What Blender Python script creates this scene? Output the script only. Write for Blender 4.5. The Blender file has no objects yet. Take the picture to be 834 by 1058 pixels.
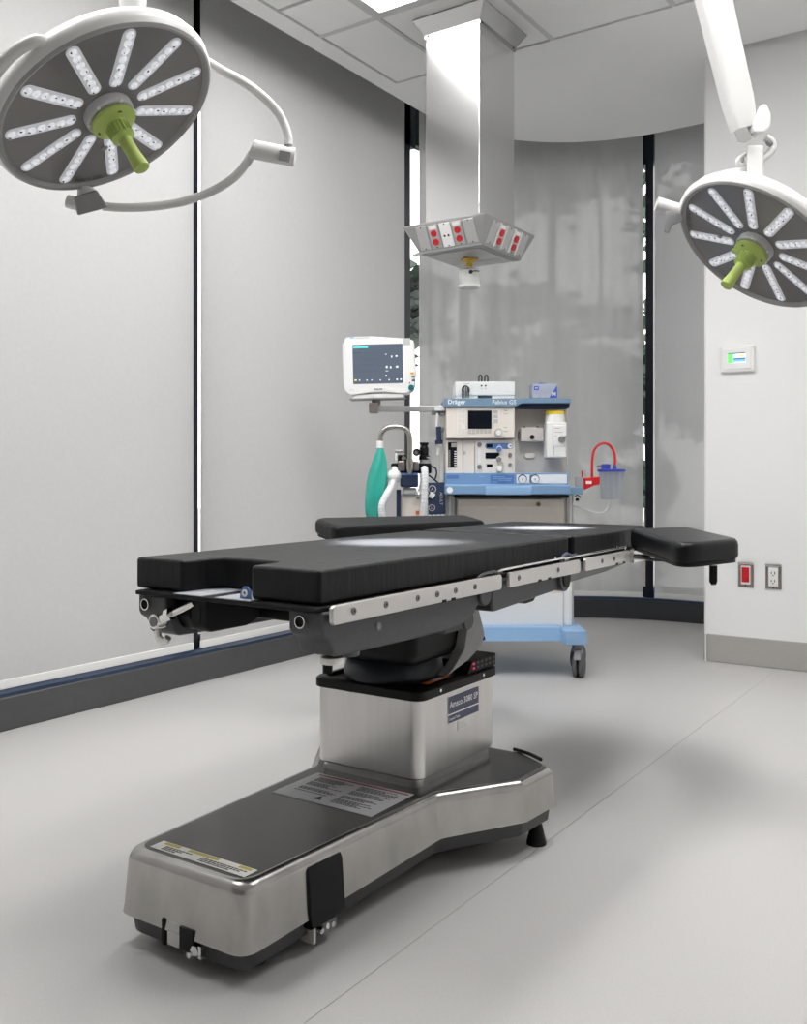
import bpy, bmesh, math, random
from mathutils import Vector, Matrix
from math import sin, cos, pi, radians as rad
random.seed(7)
S = bpy.context.scene
COL = S.collection

# ------------------------------------------------------------------ camera, world, exposure
CAM_H, FPX, TH = .97, 980.0, rad(33.88)
cd = bpy.data.cameras.new('camera'); cam = bpy.data.objects.new('camera', cd); COL.objects.link(cam)
cd.sensor_fit = 'VERTICAL'; cd.sensor_height = 36; cd.sensor_width = 36 * 834 / 1058
cd.lens = FPX / 1058 * 36; cd.shift_y = -(529 - 488.5) / 1058; cd.clip_start = .05; cd.clip_end = 200
cam.location = (0, 0, CAM_H); cam.rotation_euler = (pi / 2, 0, TH - pi / 2)
S.camera = cam
W = bpy.data.worlds.new('daylight'); S.world = W; W.use_nodes = True
bg = W.node_tree.nodes['Background']; bg.inputs[0].default_value = (1, .985, .985, 1); bg.inputs[1].default_value = 1.85
S.view_settings.view_transform = 'Standard'; S.view_settings.look = 'None'
S.view_settings.exposure = 1.22; S.view_settings.gamma = 1.0; S.view_settings.use_curve_mapping = False
S.cycles.diffuse_bounces = 10; S.cycles.max_bounces = 16; S.cycles.transparent_max_bounces = 16; S.cycles.caustics_reflective = False
TROFFER = 8.0          # radiance of the ceiling light diffusers
SPOT_NEAR, SPOT_FAR = 1250, 1500

def at(px, py, d):     # a measured point of the photograph at a real distance d
    x = (px - 417) / FPX * d
    return Vector((cos(TH) * d + sin(TH) * x, sin(TH) * d - cos(TH) * x, CAM_H + (488.5 - py) / FPX * d))

# ------------------------------------------------------------------ materials
def mat(name, col, rough=.5, metal=0, spec=.5, emit=None, es=0, noise=None, bump=None, coat=0, trans=0, sheen=0, aniso=0):
    m = bpy.data.materials.new(name); m.use_nodes = True
    nt = m.node_tree; b = nt.nodes['Principled BSDF']
    c = tuple(col) + (1,)
    b.inputs['Base Color'].default_value = c; b.inputs['Roughness'].default_value = rough
    b.inputs['Metallic'].default_value = metal; b.inputs['Specular IOR Level'].default_value = spec
    b.inputs['Coat Weight'].default_value = coat
    b.inputs['Transmission Weight'].default_value = trans
    b.inputs['Sheen Weight'].default_value = sheen
    b.inputs['Anisotropic'].default_value = aniso
    if emit: b.inputs['Emission Color'].default_value = tuple(emit) + (1,); b.inputs['Emission Strength'].default_value = es
    if noise or bump:
        tc = nt.nodes.new('ShaderNodeTexCoord'); mp = nt.nodes.new('ShaderNodeMapping'); nt.links.new(tc.outputs['Object'], mp.inputs[0])
    if noise:      # (scale xyz, amount, detail[, rough amount])
        sc, amt = noise[0], noise[1]
        mp.inputs['Scale'].default_value = sc if hasattr(sc, '__len__') else (sc,) * 3
        n = nt.nodes.new('ShaderNodeTexNoise'); n.inputs['Scale'].default_value = 1; n.inputs['Detail'].default_value = noise[2] if len(noise) > 2 else 4
        nt.links.new(mp.outputs[0], n.inputs['Vector'])
        r = nt.nodes.new('ShaderNodeMapRange'); r.inputs[1].default_value = .25; r.inputs[2].default_value = .75
        r.inputs[3].default_value = 1 - amt; r.inputs[4].default_value = 1 + amt
        nt.links.new(n.outputs[0], r.inputs[0])
        mx = nt.nodes.new('ShaderNodeVectorMath'); mx.operation = 'SCALE'; mx.inputs[0].default_value = col
        nt.links.new(r.outputs[0], mx.inputs['Scale']); nt.links.new(mx.outputs[0], b.inputs['Base Color'])
        if len(noise) > 3:
            r2 = nt.nodes.new('ShaderNodeMapRange'); r2.inputs[1].default_value = .3; r2.inputs[2].default_value = .7
            r2.inputs[3].default_value = rough - noise[3]; r2.inputs[4].default_value = rough + noise[3]
            nt.links.new(n.outputs[0], r2.inputs[0]); nt.links.new(r2.outputs[0], b.inputs['Roughness'])
    if bump:       # (scale, strength, distance)
        mp2 = nt.nodes.new('ShaderNodeMapping'); nt.links.new(tc.outputs['Object'], mp2.inputs[0])
        sc = bump[0]; mp2.inputs['Scale'].default_value = sc if hasattr(sc, '__len__') else (sc,) * 3
        n2 = nt.nodes.new('ShaderNodeTexNoise'); n2.inputs['Scale'].default_value = 1; n2.inputs['Detail'].default_value = 3
        nt.links.new(mp2.outputs[0], n2.inputs['Vector'])
        bp = nt.nodes.new('ShaderNodeBump'); bp.inputs['Strength'].default_value = bump[1]; bp.inputs['Distance'].default_value = bump[2]
        nt.links.new(n2.outputs[0], bp.inputs['Height']); nt.links.new(bp.outputs[0], b.inputs['Normal'])
    return m

def fabric(name, col, through, translucent):
    m = bpy.data.materials.new(name); m.use_nodes = True; nt = m.node_tree; nt.nodes.remove(nt.nodes['Principled BSDF'])
    out = nt.nodes['Material Output']
    tc = nt.nodes.new('ShaderNodeTexCoord'); mp = nt.nodes.new('ShaderNodeMapping'); mp.inputs['Scale'].default_value = (60, 60, 60)
    n = nt.nodes.new('ShaderNodeTexNoise'); n.inputs['Scale'].default_value = 1.; n.inputs['Detail'].default_value = 5
    nt.links.new(tc.outputs['Object'], mp.inputs[0]); nt.links.new(mp.outputs[0], n.inputs['Vector'])
    r = nt.nodes.new('ShaderNodeMapRange'); r.inputs[1].default_value = .3; r.inputs[2].default_value = .7; r.inputs[3].default_value = .985; r.inputs[4].default_value = 1.015
    nt.links.new(n.outputs[0], r.inputs[0])
    v = nt.nodes.new('ShaderNodeVectorMath'); v.operation = 'SCALE'; v.inputs[0].default_value = col; nt.links.new(r.outputs[0], v.inputs['Scale'])
    d = nt.nodes.new('ShaderNodeBsdfDiffuse'); t = nt.nodes.new('ShaderNodeBsdfTranslucent'); tr = nt.nodes.new('ShaderNodeBsdfTransparent')
    nt.links.new(v.outputs[0], d.inputs[0]); nt.links.new(v.outputs[0], t.inputs[0])
    a = nt.nodes.new('ShaderNodeMixShader'); a.inputs[0].default_value = translucent
    b = nt.nodes.new('ShaderNodeMixShader'); b.inputs[0].default_value = through
    nt.links.new(d.outputs[0], a.inputs[1]); nt.links.new(t.outputs[0], a.inputs[2])
    nt.links.new(a.outputs[0], b.inputs[1]); nt.links.new(tr.outputs[0], b.inputs[2]); nt.links.new(b.outputs[0], out.inputs[0])
    return m

def clear(name, col, gloss, milk=0):
    m = bpy.data.materials.new(name); m.use_nodes = True; nt = m.node_tree; nt.nodes.remove(nt.nodes['Principled BSDF'])
    tr = nt.nodes.new('ShaderNodeBsdfTransparent'); tr.inputs[0].default_value = tuple(col) + (1,)
    g = nt.nodes.new('ShaderNodeBsdfGlossy'); g.inputs['Roughness'].default_value = .05
    fr = nt.nodes.new('ShaderNodeLayerWeight'); pw = nt.nodes.new('ShaderNodeMath'); pw.operation = 'POWER'; pw.inputs[1].default_value = 5
    mx = nt.nodes.new('ShaderNodeMath'); mx.operation = 'MULTIPLY_ADD'; mx.inputs[1].default_value = .6; mx.inputs[2].default_value = gloss
    nt.links.new(fr.outputs['Facing'], pw.inputs[0]); nt.links.new(pw.outputs[0], mx.inputs[0])
    x = nt.nodes.new('ShaderNodeMixShader'); nt.links.new(mx.outputs[0], x.inputs[0])
    nt.links.new(tr.outputs[0], x.inputs[1]); nt.links.new(g.outputs[0], x.inputs[2])
    if milk:
        d = nt.nodes.new('ShaderNodeBsdfTranslucent'); d.inputs[0].default_value = (.92, .92, .92, 1); y = nt.nodes.new('ShaderNodeMixShader'); y.inputs[0].default_value = milk
        nt.links.new(x.outputs[0], y.inputs[1]); nt.links.new(d.outputs[0], y.inputs[2]); x = y
    nt.links.new(x.outputs[0], nt.nodes['Material Output'].inputs[0])
    return m

M = dict(
    floor=mat('grey_vinyl', (.55, .537, .53), .34, spec=.4, noise=(230, .05, 8), bump=(400, .05, .001)),
    white=mat('white_paint', (.83, .83, .825), .55, bump=(220, .05, .001)),
    gyps=mat('ceiling_paint', (.86, .86, .855), .8),
    wallgrey=mat('grey_paint', (.42, .42, .42), .6),
    tile=mat('ceiling_tile', (.86, .86, .855), .85, noise=(300, .03, 2), bump=(500, .08, .001)),
    tbar=mat('grid_metal', (.60, .60, .595), .7),
    seam=mat('floor_weld', (.40, .39, .38), .6),
    bdark=mat('charcoal_rubber', (.075, .075, .078), .5, noise=(30, .06)),
    bcurve=mat('black_rubber', (.035, .037, .042), .45),
    bgrey=mat('taupe_rubber', (.40, .385, .365), .5, noise=(120, .05)),
    fab=fabric('blind_cloth', (.62, .62, .615), .0, .44),
    fab2=fabric('curved_blind_cloth', (.56, .57, .565), .16, .27),
    hem=mat('hem_metal', (.82, .82, .80), .4),
    mull=mat('navy_mullion', (.003, .007, .014), .4, spec=.3),
    sill=mat('blue_sill', (.022, .042, .085), .4),
    glass=clear('window_glass', (.95, .945, .95), .02),
    leaf=mat('leaf', (.022, .05, .03), .6, noise=(5, .5)),
    bark=mat('bark', (.06, .05, .04), .9, noise=(20, .3)),
    ground=mat('paving', (.42, .42, .40), .9, noise=(4, .1)),
    steel=mat('brushed_steel', (.70, .685, .67), .33, 1, noise=((30, 30, 2), .06, 3, .02), aniso=.3),
    skirt=mat('charcoal_skirt', (.045, .045, .047), .5),
    steelbase=mat('dull_brushed_steel', (.43, .415, .40), .24, 1, noise=((16, 16, 9), .13, 3, .03), aniso=.3),
    steeltop=mat('dark_reflection_steel', (.078, .076, .073), .25, 1, noise=(12, .10, 2)),  # darkened: the reflection of the dark table underside is put into the colour
    shiny=mat('polished_steel', (.82, .815, .81), .17, 1, noise=((1, 1, 2), .03, 2, .02)),
    collar=mat('collar_steel', (.50, .50, .495), .22, 1),
    alu=mat('aluminium_panel', (.56, .56, .555), .42, .85, noise=(60, .04)),
    cheek=mat('speckled_grey_cheek', (.30, .30, .30), .5, noise=(300, .15)),
    alud=mat('dull_aluminium', (.40, .40, .395), .42, .85),
    chrome=mat('chrome', (.85, .85, .84), .14, 1),
    rail=mat('satin_rail', (.80, .775, .75), .34, .75),
    cast=mat('grey_casting', (.075, .078, .082), .45, .1, noise=(160, .12), bump=(500, .18, .002)),
    castlt=mat('light_grey_casting', (.22, .22, .225), .45, .1, bump=(600, .25, .002)),
    black=mat('black_plastic', (.006, .006, .0065), .42, spec=.22),
    blackm=mat('black_matt', (.009, .009, .010), .6, spec=.25),
    boot=mat('blue_black_shroud', (.012, .015, .022), .36, spec=.4),
    vinyl=mat('black_vinyl', (.0045, .0046, .0056), .46, spec=.30, bump=((48, 48, 9), .30, .006), sheen=.04),
    vinyl2=mat('black_leatherette', (.004, .004, .005), .34, spec=.30, bump=(300, .10, .002)),
    velcro=mat('grey_loop', (.40, .42, .45), .8),
    navy=mat('navy_label', (.075, .085, .14), .5),
    ink=mat('white_ink', (.85, .85, .84), .5),
    dark=mat('dark_ink', (.03, .03, .035), .6),
    redink=mat('red_ink', (.28, .03, .04), .5),
    yellowink=mat('olive_yellow', (.45, .38, .06), .5),
    label=mat('silver_label', (.50, .50, .52), .4),
    wlabel=mat('white_label', (.72, .72, .68), .4),
    lampw=mat('lamp_white', (.64, .635, .625), .35, coat=.2),
    lampg=mat('lamp_grey', (.30, .292, .285), .4),
    face=mat('smoked_cover', (.20, .19, .185), .12, spec=.35),
    ledbar=mat('led_cover', (.52, .52, .55), .10, emit=(.93, .95, 1), es=.09),
    lens=mat('led_lens', (.60, .60, .63), .05, .3, emit=(.92, .95, 1), es=.20),
    lensd=mat('led_socket', (.10, .10, .12), .15, .6),
    hub=mat('hub_grey', (.48, .48, .47), .3),
    green=mat('olive_green_grip', (.39, .50, .12), .42),
    green2=mat('dark_green', (.06, .09, .02), .5),
    red=mat('red_plastic', (.60, .008, .012), .35),
    white2=mat('white_plastic', (.82, .82, .81), .38),
    offw=mat('cream_plastic', (.78, .725, .665), .45),
    offw2=mat('grey_cream_panel', (.60, .565, .53), .5),
    grey=mat('key_grey', (.50, .48, .46), .5),
    blue=mat('machine_blue', (.19, .33, .53), .42),
    blued=mat('machine_blue_deep', (.10, .20, .44), .45),
    bluet=mat('shelf_blue', (.17, .28, .40), .42),
    bluel=mat('base_blue', (.27, .45, .70), .4),
    screen=mat('dark_screen', (.006, .008, .014), .2, spec=.15),
    lcd=mat('monitor_screen', (.02, .025, .035), .15, emit=(.085, .105, .135), es=.55),
    lcdt=mat('screen_teal', (.05, .25, .25), .4, emit=(.06, .36, .34), es=.8),
    lcdw=mat('screen_white', (.4, .4, .42), .4, emit=(.42, .44, .47), es=.6),
    lcdy=mat('screen_yellow', (.4, .35, .05), .4, emit=(.4, .36, .08), es=.8),
    lcdb=mat('screen_blue', (.1, .25, .5), .3, emit=(.12, .30, .55), es=.7),
    lcdn=mat('screen_navy', (.02, .06, .15), .3, emit=(.02, .06, .16), es=.7),
    lcdg=mat('screen_green', (.1, .5, .1), .3, emit=(.09, .50, .09), es=.8),
    lcdp=mat('screen_pale', (.5, .6, .75), .3, emit=(.5, .6, .75), es=.8),
    teal=mat('teal_knob', (.01, .16, .17), .35),
    amber=mat('amber_button', (.75, .42, .04), .4),
    yellow=mat('yellow_plastic', (.80, .60, .03), .4),
    yellow2=mat('amber_brass', (.62, .38, .03), .4),
    baggreen=mat('teal_rubber', (.03, .40, .32), .4, noise=(9, .10), bump=(14, .25, .02)),
    hose=mat('milky_hose', (.74, .75, .77), .35),
    pipe=mat('satin_pipe', (.42, .40, .37), .3, .9),
    brass=mat('brass_lock', (.30, .24, .15), .4, .8),
    navyc=mat('navy_cloth', (.015, .03, .075), .7),
    indigo=mat('blue_lid', (.035, .06, .38), .4),
    jar=clear('clear_jar', (.93, .95, .98), .03, .42),
    tubing=mat('clear_tubing', (.60, .62, .63), .25),
    orange=mat('orange_paint', (.70, .16, .03), .5),
    ledred=mat('red_indicator', (.5, .01, .05), .4, emit=(.5, .01, .06), es=.6),
    wheel=mat('grey_rubber', (.10, .10, .105), .6),
    diff=mat('light_diffuser', (.9, .9, .9), .6, emit=(1, .995, .985), es=TROFFER),
    carton=mat('grey_carton', (.42, .45, .55), .5),
    cartonb=mat('carton_blue', (.05, .10, .55), .5),
    taupe=mat('brown_grey_metal', (.33, .29, .28), .35, .8),
)

# ------------------------------------------------------------------ mesh helpers
def NB(): return bmesh.new()
def box(bm, x0, x1, y0, y1, z0, z1):
    vs = [bm.verts.new(p) for p in ((x0, y0, z0), (x1, y0, z0), (x1, y1, z0), (x0, y1, z0), (x0, y0, z1), (x1, y0, z1), (x1, y1, z1), (x0, y1, z1))]
    for f in ((0, 3, 2, 1), (4, 5, 6, 7), (0, 1, 5, 4), (1, 2, 6, 5), (2, 3, 7, 6), (3, 0, 4, 7)): bm.faces.new([vs[i] for i in f])
    return bm
def extr(bm, pts, vec):           # polygon of 3D points pushed along vec
    vec = Vector(vec); a = [bm.verts.new(p) for p in pts]; b = [bm.verts.new(Vector(p) + vec) for p in pts]
    n = len(a); bm.faces.new(a[::-1]); bm.faces.new(b)
    for i in range(n): bm.faces.new((a[i], a[(i + 1) % n], b[(i + 1) % n], b[i]))
    return bm
def loft(bm, loops, caps=True):
    L = [[bm.verts.new(p) for p in l] for l in loops]; n = len(L[0])
    for a, b in zip(L, L[1:]):
        for i in range(n): bm.faces.new((a[i], a[(i + 1) % n], b[(i + 1) % n], b[i]))
    if caps: bm.faces.new(L[0][::-1]); bm.faces.new(L[-1])
    return bm
def frame_of(d):
    d = Vector(d).normalized(); a = Vector((0, 0, 1)) if abs(d.z) < .9 else Vector((1, 0, 0))
    x = d.cross(a).normalized(); return x, d.cross(x).normalized(), d
def cyl(bm, p0, p1, r0, r1=None, seg=16):
    r1 = r0 if r1 is None else r1; p0 = Vector(p0); p1 = Vector(p1); x, y, d = frame_of(p1 - p0)
    return loft(bm, [[p + (x * cos(2 * pi * i / seg) + y * sin(2 * pi * i / seg)) * r for i in range(seg)] for p, r in ((p0, r0), (p1, r1))])
def smooth_path(pts, k=6):
    P = [Vector(p) for p in pts]; P = [P[0] * 2 - P[1]] + P + [P[-1] * 2 - P[-2]]; out = []
    for i in range(1, len(P) - 2):
        for j in range(k):
            t = j / k; a, b, c, d = P[i - 1:i + 3]
            out.append(.5 * (2 * b + (c - a) * t + (2 * a - 5 * b + 4 * c - d) * t * t + (3 * b - a - 3 * c + d) * t ** 3))
    return out + [P[-2]]
def tube(bm, pts, r, seg=10, k=6, rfun=None):
    P = smooth_path(pts, k) if k > 1 else [Vector(p) for p in pts]; loops = []; x = None
    for i, p in enumerate(P):
        t = (P[min(i + 1, len(P) - 1)] - P[max(i - 1, 0)]).normalized()
        if x is None: x = frame_of(t)[0]
        x = (x - t * x.dot(t)).normalized(); y = t.cross(x)
        rr = rfun(i / (len(P) - 1)) if rfun else r
        loops.append([p + (x * cos(2 * pi * j / seg) + y * sin(2 * pi * j / seg)) * rr for j in range(seg)])
    return loft(bm, loops)
def lathe(bm, prof, seg=32, mtx=None, caps=True):
    mtx = mtx or Matrix()
    return loft(bm, [[mtx @ Vector((r * cos(2 * pi * i / seg), r * sin(2 * pi * i / seg), z)) for i in range(seg)] for r, z in prof], caps)
def ball(bm, c, r, sx=1, sy=1, sz=1, u=12, v=8):
    g = bmesh.ops.create_uvsphere(bm, u_segments=u, v_segments=v, radius=r)
    for q in g['verts']: q.co = Vector((q.co.x * sx, q.co.y * sy, q.co.z * sz)) + Vector(c)
    return bm
def rrect(x0, x1, y0, y1, r, n=4):
    out = []
    for cx, cy, a in ((x1 - r, y1 - r, 0), (x0 + r, y1 - r, 90), (x0 + r, y0 + r, 180), (x1 - r, y0 + r, 270)):
        for i in range(n + 1): t = rad(a + 90 * i / n); out.append((cx + r * cos(t), cy + r * sin(t)))
    return out
def bevel(bm, w, seg=2, ang=30):
    bmesh.ops.recalc_face_normals(bm, faces=bm.faces)
    es = [e for e in bm.edges if len(e.link_faces) == 2 and e.calc_face_angle(0) > rad(ang)]
    bmesh.ops.bevel(bm, geom=es, offset=w, segments=seg, profile=.5, affect='EDGES', clamp_overlap=True)
    return bm
def axes(o, x, y, z=None):
    x = Vector(x).normalized(); y = Vector(y).normalized(); z = x.cross(y) if z is None else Vector(z)
    m = Matrix((x, y, z)).transposed().to_4x4(); m.translation = Vector(o); return m
_txt = {}
def text(bm, s, size, mtx, depth=.0006, align='CENTER', bold=0):
    key = (s, align, bold)
    if key not in _txt:
        c = bpy.data.curves.new('t', 'FONT'); c.body = s; c.size = 1; c.align_x = align; c.align_y = 'CENTER'; c.resolution_u = 2; c.offset = bold
        o = bpy.data.objects.new('t', c); COL.objects.link(o); dg = bpy.context.evaluated_depsgraph_get()
        me = o.evaluated_get(dg).to_mesh(); _txt[key] = ([v.co.copy() for v in me.vertices], [tuple(p.vertices) for p in me.polygons])
        bpy.data.objects.remove(o); bpy.data.curves.remove(c)
    vs, fs = _txt[key]
    w = [bm.verts.new(mtx @ Vector((v.x * size, v.y * size, depth))) for v in vs]
    for f in fs:
        try: bm.faces.new([w[i] for i in f])
        except ValueError: pass
    return bm
WORLD = {}
def link(name, bm, m, parent=None, local=False, sm=True, ang=38):
    """the finished bmesh as one mesh object; world coordinates are turned into the thing's own unless local"""
    bmesh.ops.recalc_face_normals(bm, faces=bm.faces)
    root = parent
    while root is not None and root.parent is not None: root = root.parent
    if root is not None and not local and root.name in WORLD: bm.transform(WORLD[root.name].inverted())
    me = bpy.data.meshes.new(name); bm.to_mesh(me); bm.free(); me.materials.append(M[m] if isinstance(m, str) else m)
    if sm:
        for p in me.polygons: p.use_smooth = True
        me.set_sharp_from_angle(angle=rad(ang))
    o = bpy.data.objects.new(name, me); COL.objects.link(o)
    if sm and len(me.polygons) < 4000:
        w = o.modifiers.new('even_shading', 'WEIGHTED_NORMAL'); w.keep_sharp = True; w.weight = 80
    if parent is not None: o.parent = parent
    return o
def tag(o, label=None, cat=None, group=None, kind=None):
    if label: o['label'] = label
    if cat: o['category'] = cat
    if group: o['group'] = group
    if kind: o['kind'] = kind
    return o
def thing(name, label, cat, loc=(0, 0, 0), rz=0, mtx=None, group=None):
    o = bpy.data.objects.new(name, None); COL.objects.link(o); o.empty_display_size = .1
    m = mtx or (Matrix.Translation(loc) @ Matrix.Rotation(rz, 4, 'Z'))
    o.matrix_world = m; WORLD[o.name] = m
    return tag(o, label, cat, group)
def struct(name, bm, m, label, cat, sm=False):
    return tag(link(name, bm, m, sm=sm), label, cat, kind='structure')
def bx(name, m, parent, x0, x1, y0, y1, z0, z1, bev=0, local=False, seg=2):
    b = box(NB(), x0, x1, y0, y1, z0, z1)
    if bev: bevel(b, bev, seg)
    return link(name, b, m, parent, local)
def arc(cx, cy, r, a0, a1, n):
    return [(cx + r * cos(rad(a0 + (a1 - a0) * i / n)), cy + r * sin(rad(a0 + (a1 - a0) * i / n))) for i in range(n + 1)]

# ------------------------------------------------------------------ room shell
CE = 3.115                      # ceiling height
WU, WV = 4.93, 3.226            # right wall face (constant u), left wall face (constant v)
CC = (4.89, 1.93)               # centre of the curved glazing
fl = struct('floor', box(NB(), -2.6, 7.5, -2.6, 3.36, -.08, -.006), 'seam', 'pale grey sheet vinyl floor of the whole room', 'floor')
VS = 1.077
for v0, v1 in ((-2.6, VS - 1.9), (VS - 1.898, VS - .0006), (VS + .0006, 3.3)):
    link('vinyl_sheet', box(NB(), -2.6, 6.4, v0, v1, -.006, 0), 'floor', fl, sm=False)
struct('wall_back', box(NB(), -2.75, -2.6, -2.75, 3.4, 0, 3.4), 'wallgrey', 'grey wall behind the camera', 'wall')  # unseen wall, its grey chosen to darken reflections in the steel
struct('wall_side', box(NB(), -2.6, 5.2, -2.75, -2.6, 0, 3.4), 'white', 'white wall beyond the right edge of the picture', 'wall')
struct('wall_left', box(NB(), -2.6, .9, WV + .0, WV + .2, 0, 3.4), 'white', 'white wall left of the tall blinds, outside the picture', 'wall')
pl = rrect(WU, 6.35, -2.6, 1.445, .02, 4)
struct('wall_right', extr(NB(), [(x, y, 0) for x, y in pl], (0, 0, 3.4)), 'white', 'white painted wall with rounded corner carrying thermostat and sockets', 'wall', True)
bpts = [(WU - .004, -2.6), (WU - .004, 1.42), (WU + .008, 1.444), (WU + .02, 1.449), (6.2, 1.449), (6.2, 1.40), (WU + .03, 1.40), (WU + .03, -2.6)]
struct('baseboard_right', bevel(extr(NB(), [(x, y, 0) for x, y in bpts], (0, 0, .142)), .003, 1), 'bgrey', 'taupe coved rubber base along the white right wall', 'baseboard')
# left and curved base, sills
b = NB(); box(b, .9, 4.89, WV, WV + .05, 0, .126); struct('baseboard_left', bevel(b, .004, 1), 'bdark', 'charcoal grey base under the left blinds', 'baseboard')
ring = arc(*CC, 1.225, 90, 0, 20) + [(CC[0] + 1.225, 1.45)]; ring2 = arc(*CC, 1.30, 90, 0, 20) + [(CC[0] + 1.30, 1.45)]
struct('baseboard_curved', extr(NB(), [(x, y, 0) for x, y in ring + ring2[::-1]], (0, 0, .125)), 'bcurve', 'black base following the curved window wall', 'baseboard', True)
ring = arc(*CC, 1.232, 90, 0, 20) + [(CC[0] + 1.232, 1.45)]
struct('trim_1', extr(NB(), [(x, y, .125) for x, y in ring + ring2[::-1]], (0, 0, .014)), 'sill', 'dark blue sill strip above the curved black base', 'trim', True)
struct('trim_2', box(NB(), .9, 4.89, WV + .006, WV + .17, .126, .139), 'sill', 'dark blue sill strip above the charcoal left base', 'trim')
# ceiling: plaster border round the curve, tile field, pocket above the blinds
edge = [(-2.6, 3.055)] + [(4.32, 3.055)] + arc(4.80, 1.995, 1.06, 90, 0, 24) + [(5.86, 1.3), (4.9, 1.3), (4.9, -2.6), (4.32, -2.6), (4.32, 2.95), (-2.6, 2.95)]
ce = struct('ceiling', extr(NB(), [(x, y, CE) for x, y in edge], (0, 0, .06)), 'gyps', 'plain white plaster ceiling with a grid of square panels', 'ceiling')
link('upper_deck', box(NB(), -2.7, 6.5, -2.7, 3.6, 3.30, 3.36), 'gyps', ce, sm=False)
link('pocket_face', extr(NB(), [(x, y, CE + .06) for x, y in [(-2.6, 3.055), (4.32, 3.055)] + arc(4.80, 1.995, 1.06, 90, 0, 24) + [(5.86, 1.3), (5.84, 1.3)] + arc(4.80, 1.995, 1.04, 0, 90, 24) + [(-2.6, 3.035)]], (0, 0, .125)), 'gyps', ce, sm=False)
GU = [4.32, 3.65, 3.04, 2.43, 1.82, 1.21, .60, -.01, -.62, -1.23, -1.84, -2.6]
GV = [2.95, 2.60, 2.01, 1.40, .79, .18, -.43, -1.04, -1.65, -2.6]
LIGHTS = {(1, 1), (4, 1), (2, 3), (1, 5)}  # one panel is in view, the others are added to brighten the room
lit = set()
for i, j in LIGHTS: lit |= {(i, j), (i + 1, j)}
tm = {}
for i in range(len(GU) - 1):
    for j in range(len(GV) - 1):
        if (i, j) in lit: continue
        u0, u1, v0, v1 = GU[i + 1] + .011, GU[i] - .011, GV[j + 1] + .011, GV[j] - .011
        sub = [(u0, u1)] if j else [(u0, u0 + (u1 - u0) * .49 - .011), (u0 + (u1 - u0) * .49 + .011, u1)] if i % 2 else [(u0, u1)]
        for a, c in sub:
            key = (round(c - a, 3), round(v1 - v0, 3))
            if key not in tm:
                q = link('ceiling_tile', bevel(box(NB(), -key[0] / 2, key[0] / 2, -key[1] / 2, key[1] / 2, 0, .018), .002, 1), 'tile', ce, sm=False); tm[key] = q.data
            else:
                q = bpy.data.objects.new('ceiling_tile', tm[key]); COL.objects.link(q); q.parent = ce
            q.location = ((a + c) / 2, (v0 + v1) / 2, CE + .004)
for u in GU[1:-1]: link('grid_bar', box(NB(), u - .012, u + .012, -2.6, 2.95, CE, CE + .05), 'tbar', ce, sm=False)
for v in GV[1:-1]: link('grid_bar', box(NB(), -2.6, 4.32, v - .012, v + .012, CE + .0005, CE + .05), 'tbar', ce, sm=False)
lab = {(1, 1): 'bright recessed ceiling light panel beside the steel service column'}
for i, j in sorted(LIGHTS):
    u0, u1, v0, v1 = GU[i + 2], GU[i], GV[j + 1], GV[j]
    t = thing('ceiling_light', lab.get((i, j), 'added ceiling light panel out of view, placed to brighten the room'), 'ceiling light', ((u0 + u1) / 2, (v0 + v1) / 2, CE), group='recessed ceiling light panels')
    fr = NB()
    for a in ((u0 + .012, u1 - .012, v0 + .012, v0 + .045), (u0 + .012, u1 - .012, v1 - .045, v1 - .012), (u0 + .012, u0 + .045, v0 + .045, v1 - .045), (u1 - .045, u1 - .012, v0 + .045, v1 - .045)): box(fr, *a, CE - .002, CE + .035)
    link('frame', fr, 'tbar', t, sm=False)
    link('lamp_housing', box(NB(), u0 + .012, u1 - .012, v0 + .012, v1 - .012, CE + .036, CE + .06), 'tbar', t, sm=False)
    link('diffuser', box(NB(), u0 + .045, u1 - .045, v0 + .045, v1 - .045, CE + .012, CE + .02), 'diff', t, sm=False)

# ------------------------------------------------------------------ windows, blinds, outside
w1 = struct('window_1', box(NB(), .9, 5.05, 3.335, 3.375, .139, .20), 'mull', 'dark framed glazing behind the flat left blinds', 'window')
for a, c in ((.9, .96), (3.115, 3.176), (4.926, 4.992)): link('mullion', box(NB(), a, c, 3.30, 3.40, .139, 3.30), 'mull', w1, sm=False)
link('top_rail', box(NB(), .9, 5.05, 3.30, 3.40, 3.03, 3.30), 'mull', w1, sm=False)
for a, c in ((.96, 3.115), (3.176, 4.926)): link('pane', box(NB(), a, c, 3.35, 3.358, .2, 3.03), 'glass', w1, sm=False)
gl = arc(*CC, 1.42, 87, 0, 16) + [(CC[0] + 1.42, 1.5)]; gl2 = arc(*CC, 1.428, 87, 0, 16) + [(CC[0] + 1.428, 1.5)]
g2 = arc(*CC, 1.39, 90, 0, 16) + [(CC[0] + 1.39, 1.5)]; g3 = arc(*CC, 1.45, 90, 0, 16) + [(CC[0] + 1.45, 1.5)]
w2 = struct('window_2', extr(NB(), [(x, y, .11) for x, y in g2 + g3[::-1]], (0, 0, .09)), 'mull', 'dark framed curved glazing behind the rounded blinds', 'window', True)
link('top_rail', extr(NB(), [(x, y, 3.06) for x, y in g2 + g3[::-1]], (0, 0, .24)), 'mull', w2)
link('pane', extr(NB(), [(x, y, .2) for x, y in gl + gl2[::-1]], (0, 0, 2.86)), 'glass', w2)
def pol(a, r): return (CC[0] + r * cos(rad(a)), CC[1] + r * sin(rad(a)))
am0, am1 = 12.1, 8.6
link('mullion', extr(NB(), [(*p, .02) for p in (pol(11.35, 1.27), pol(9.05, 1.27), pol(9.05, 1.45), pol(11.35, 1.45))], (0, 0, 3.28)), 'mull', w2, sm=False)
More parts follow.
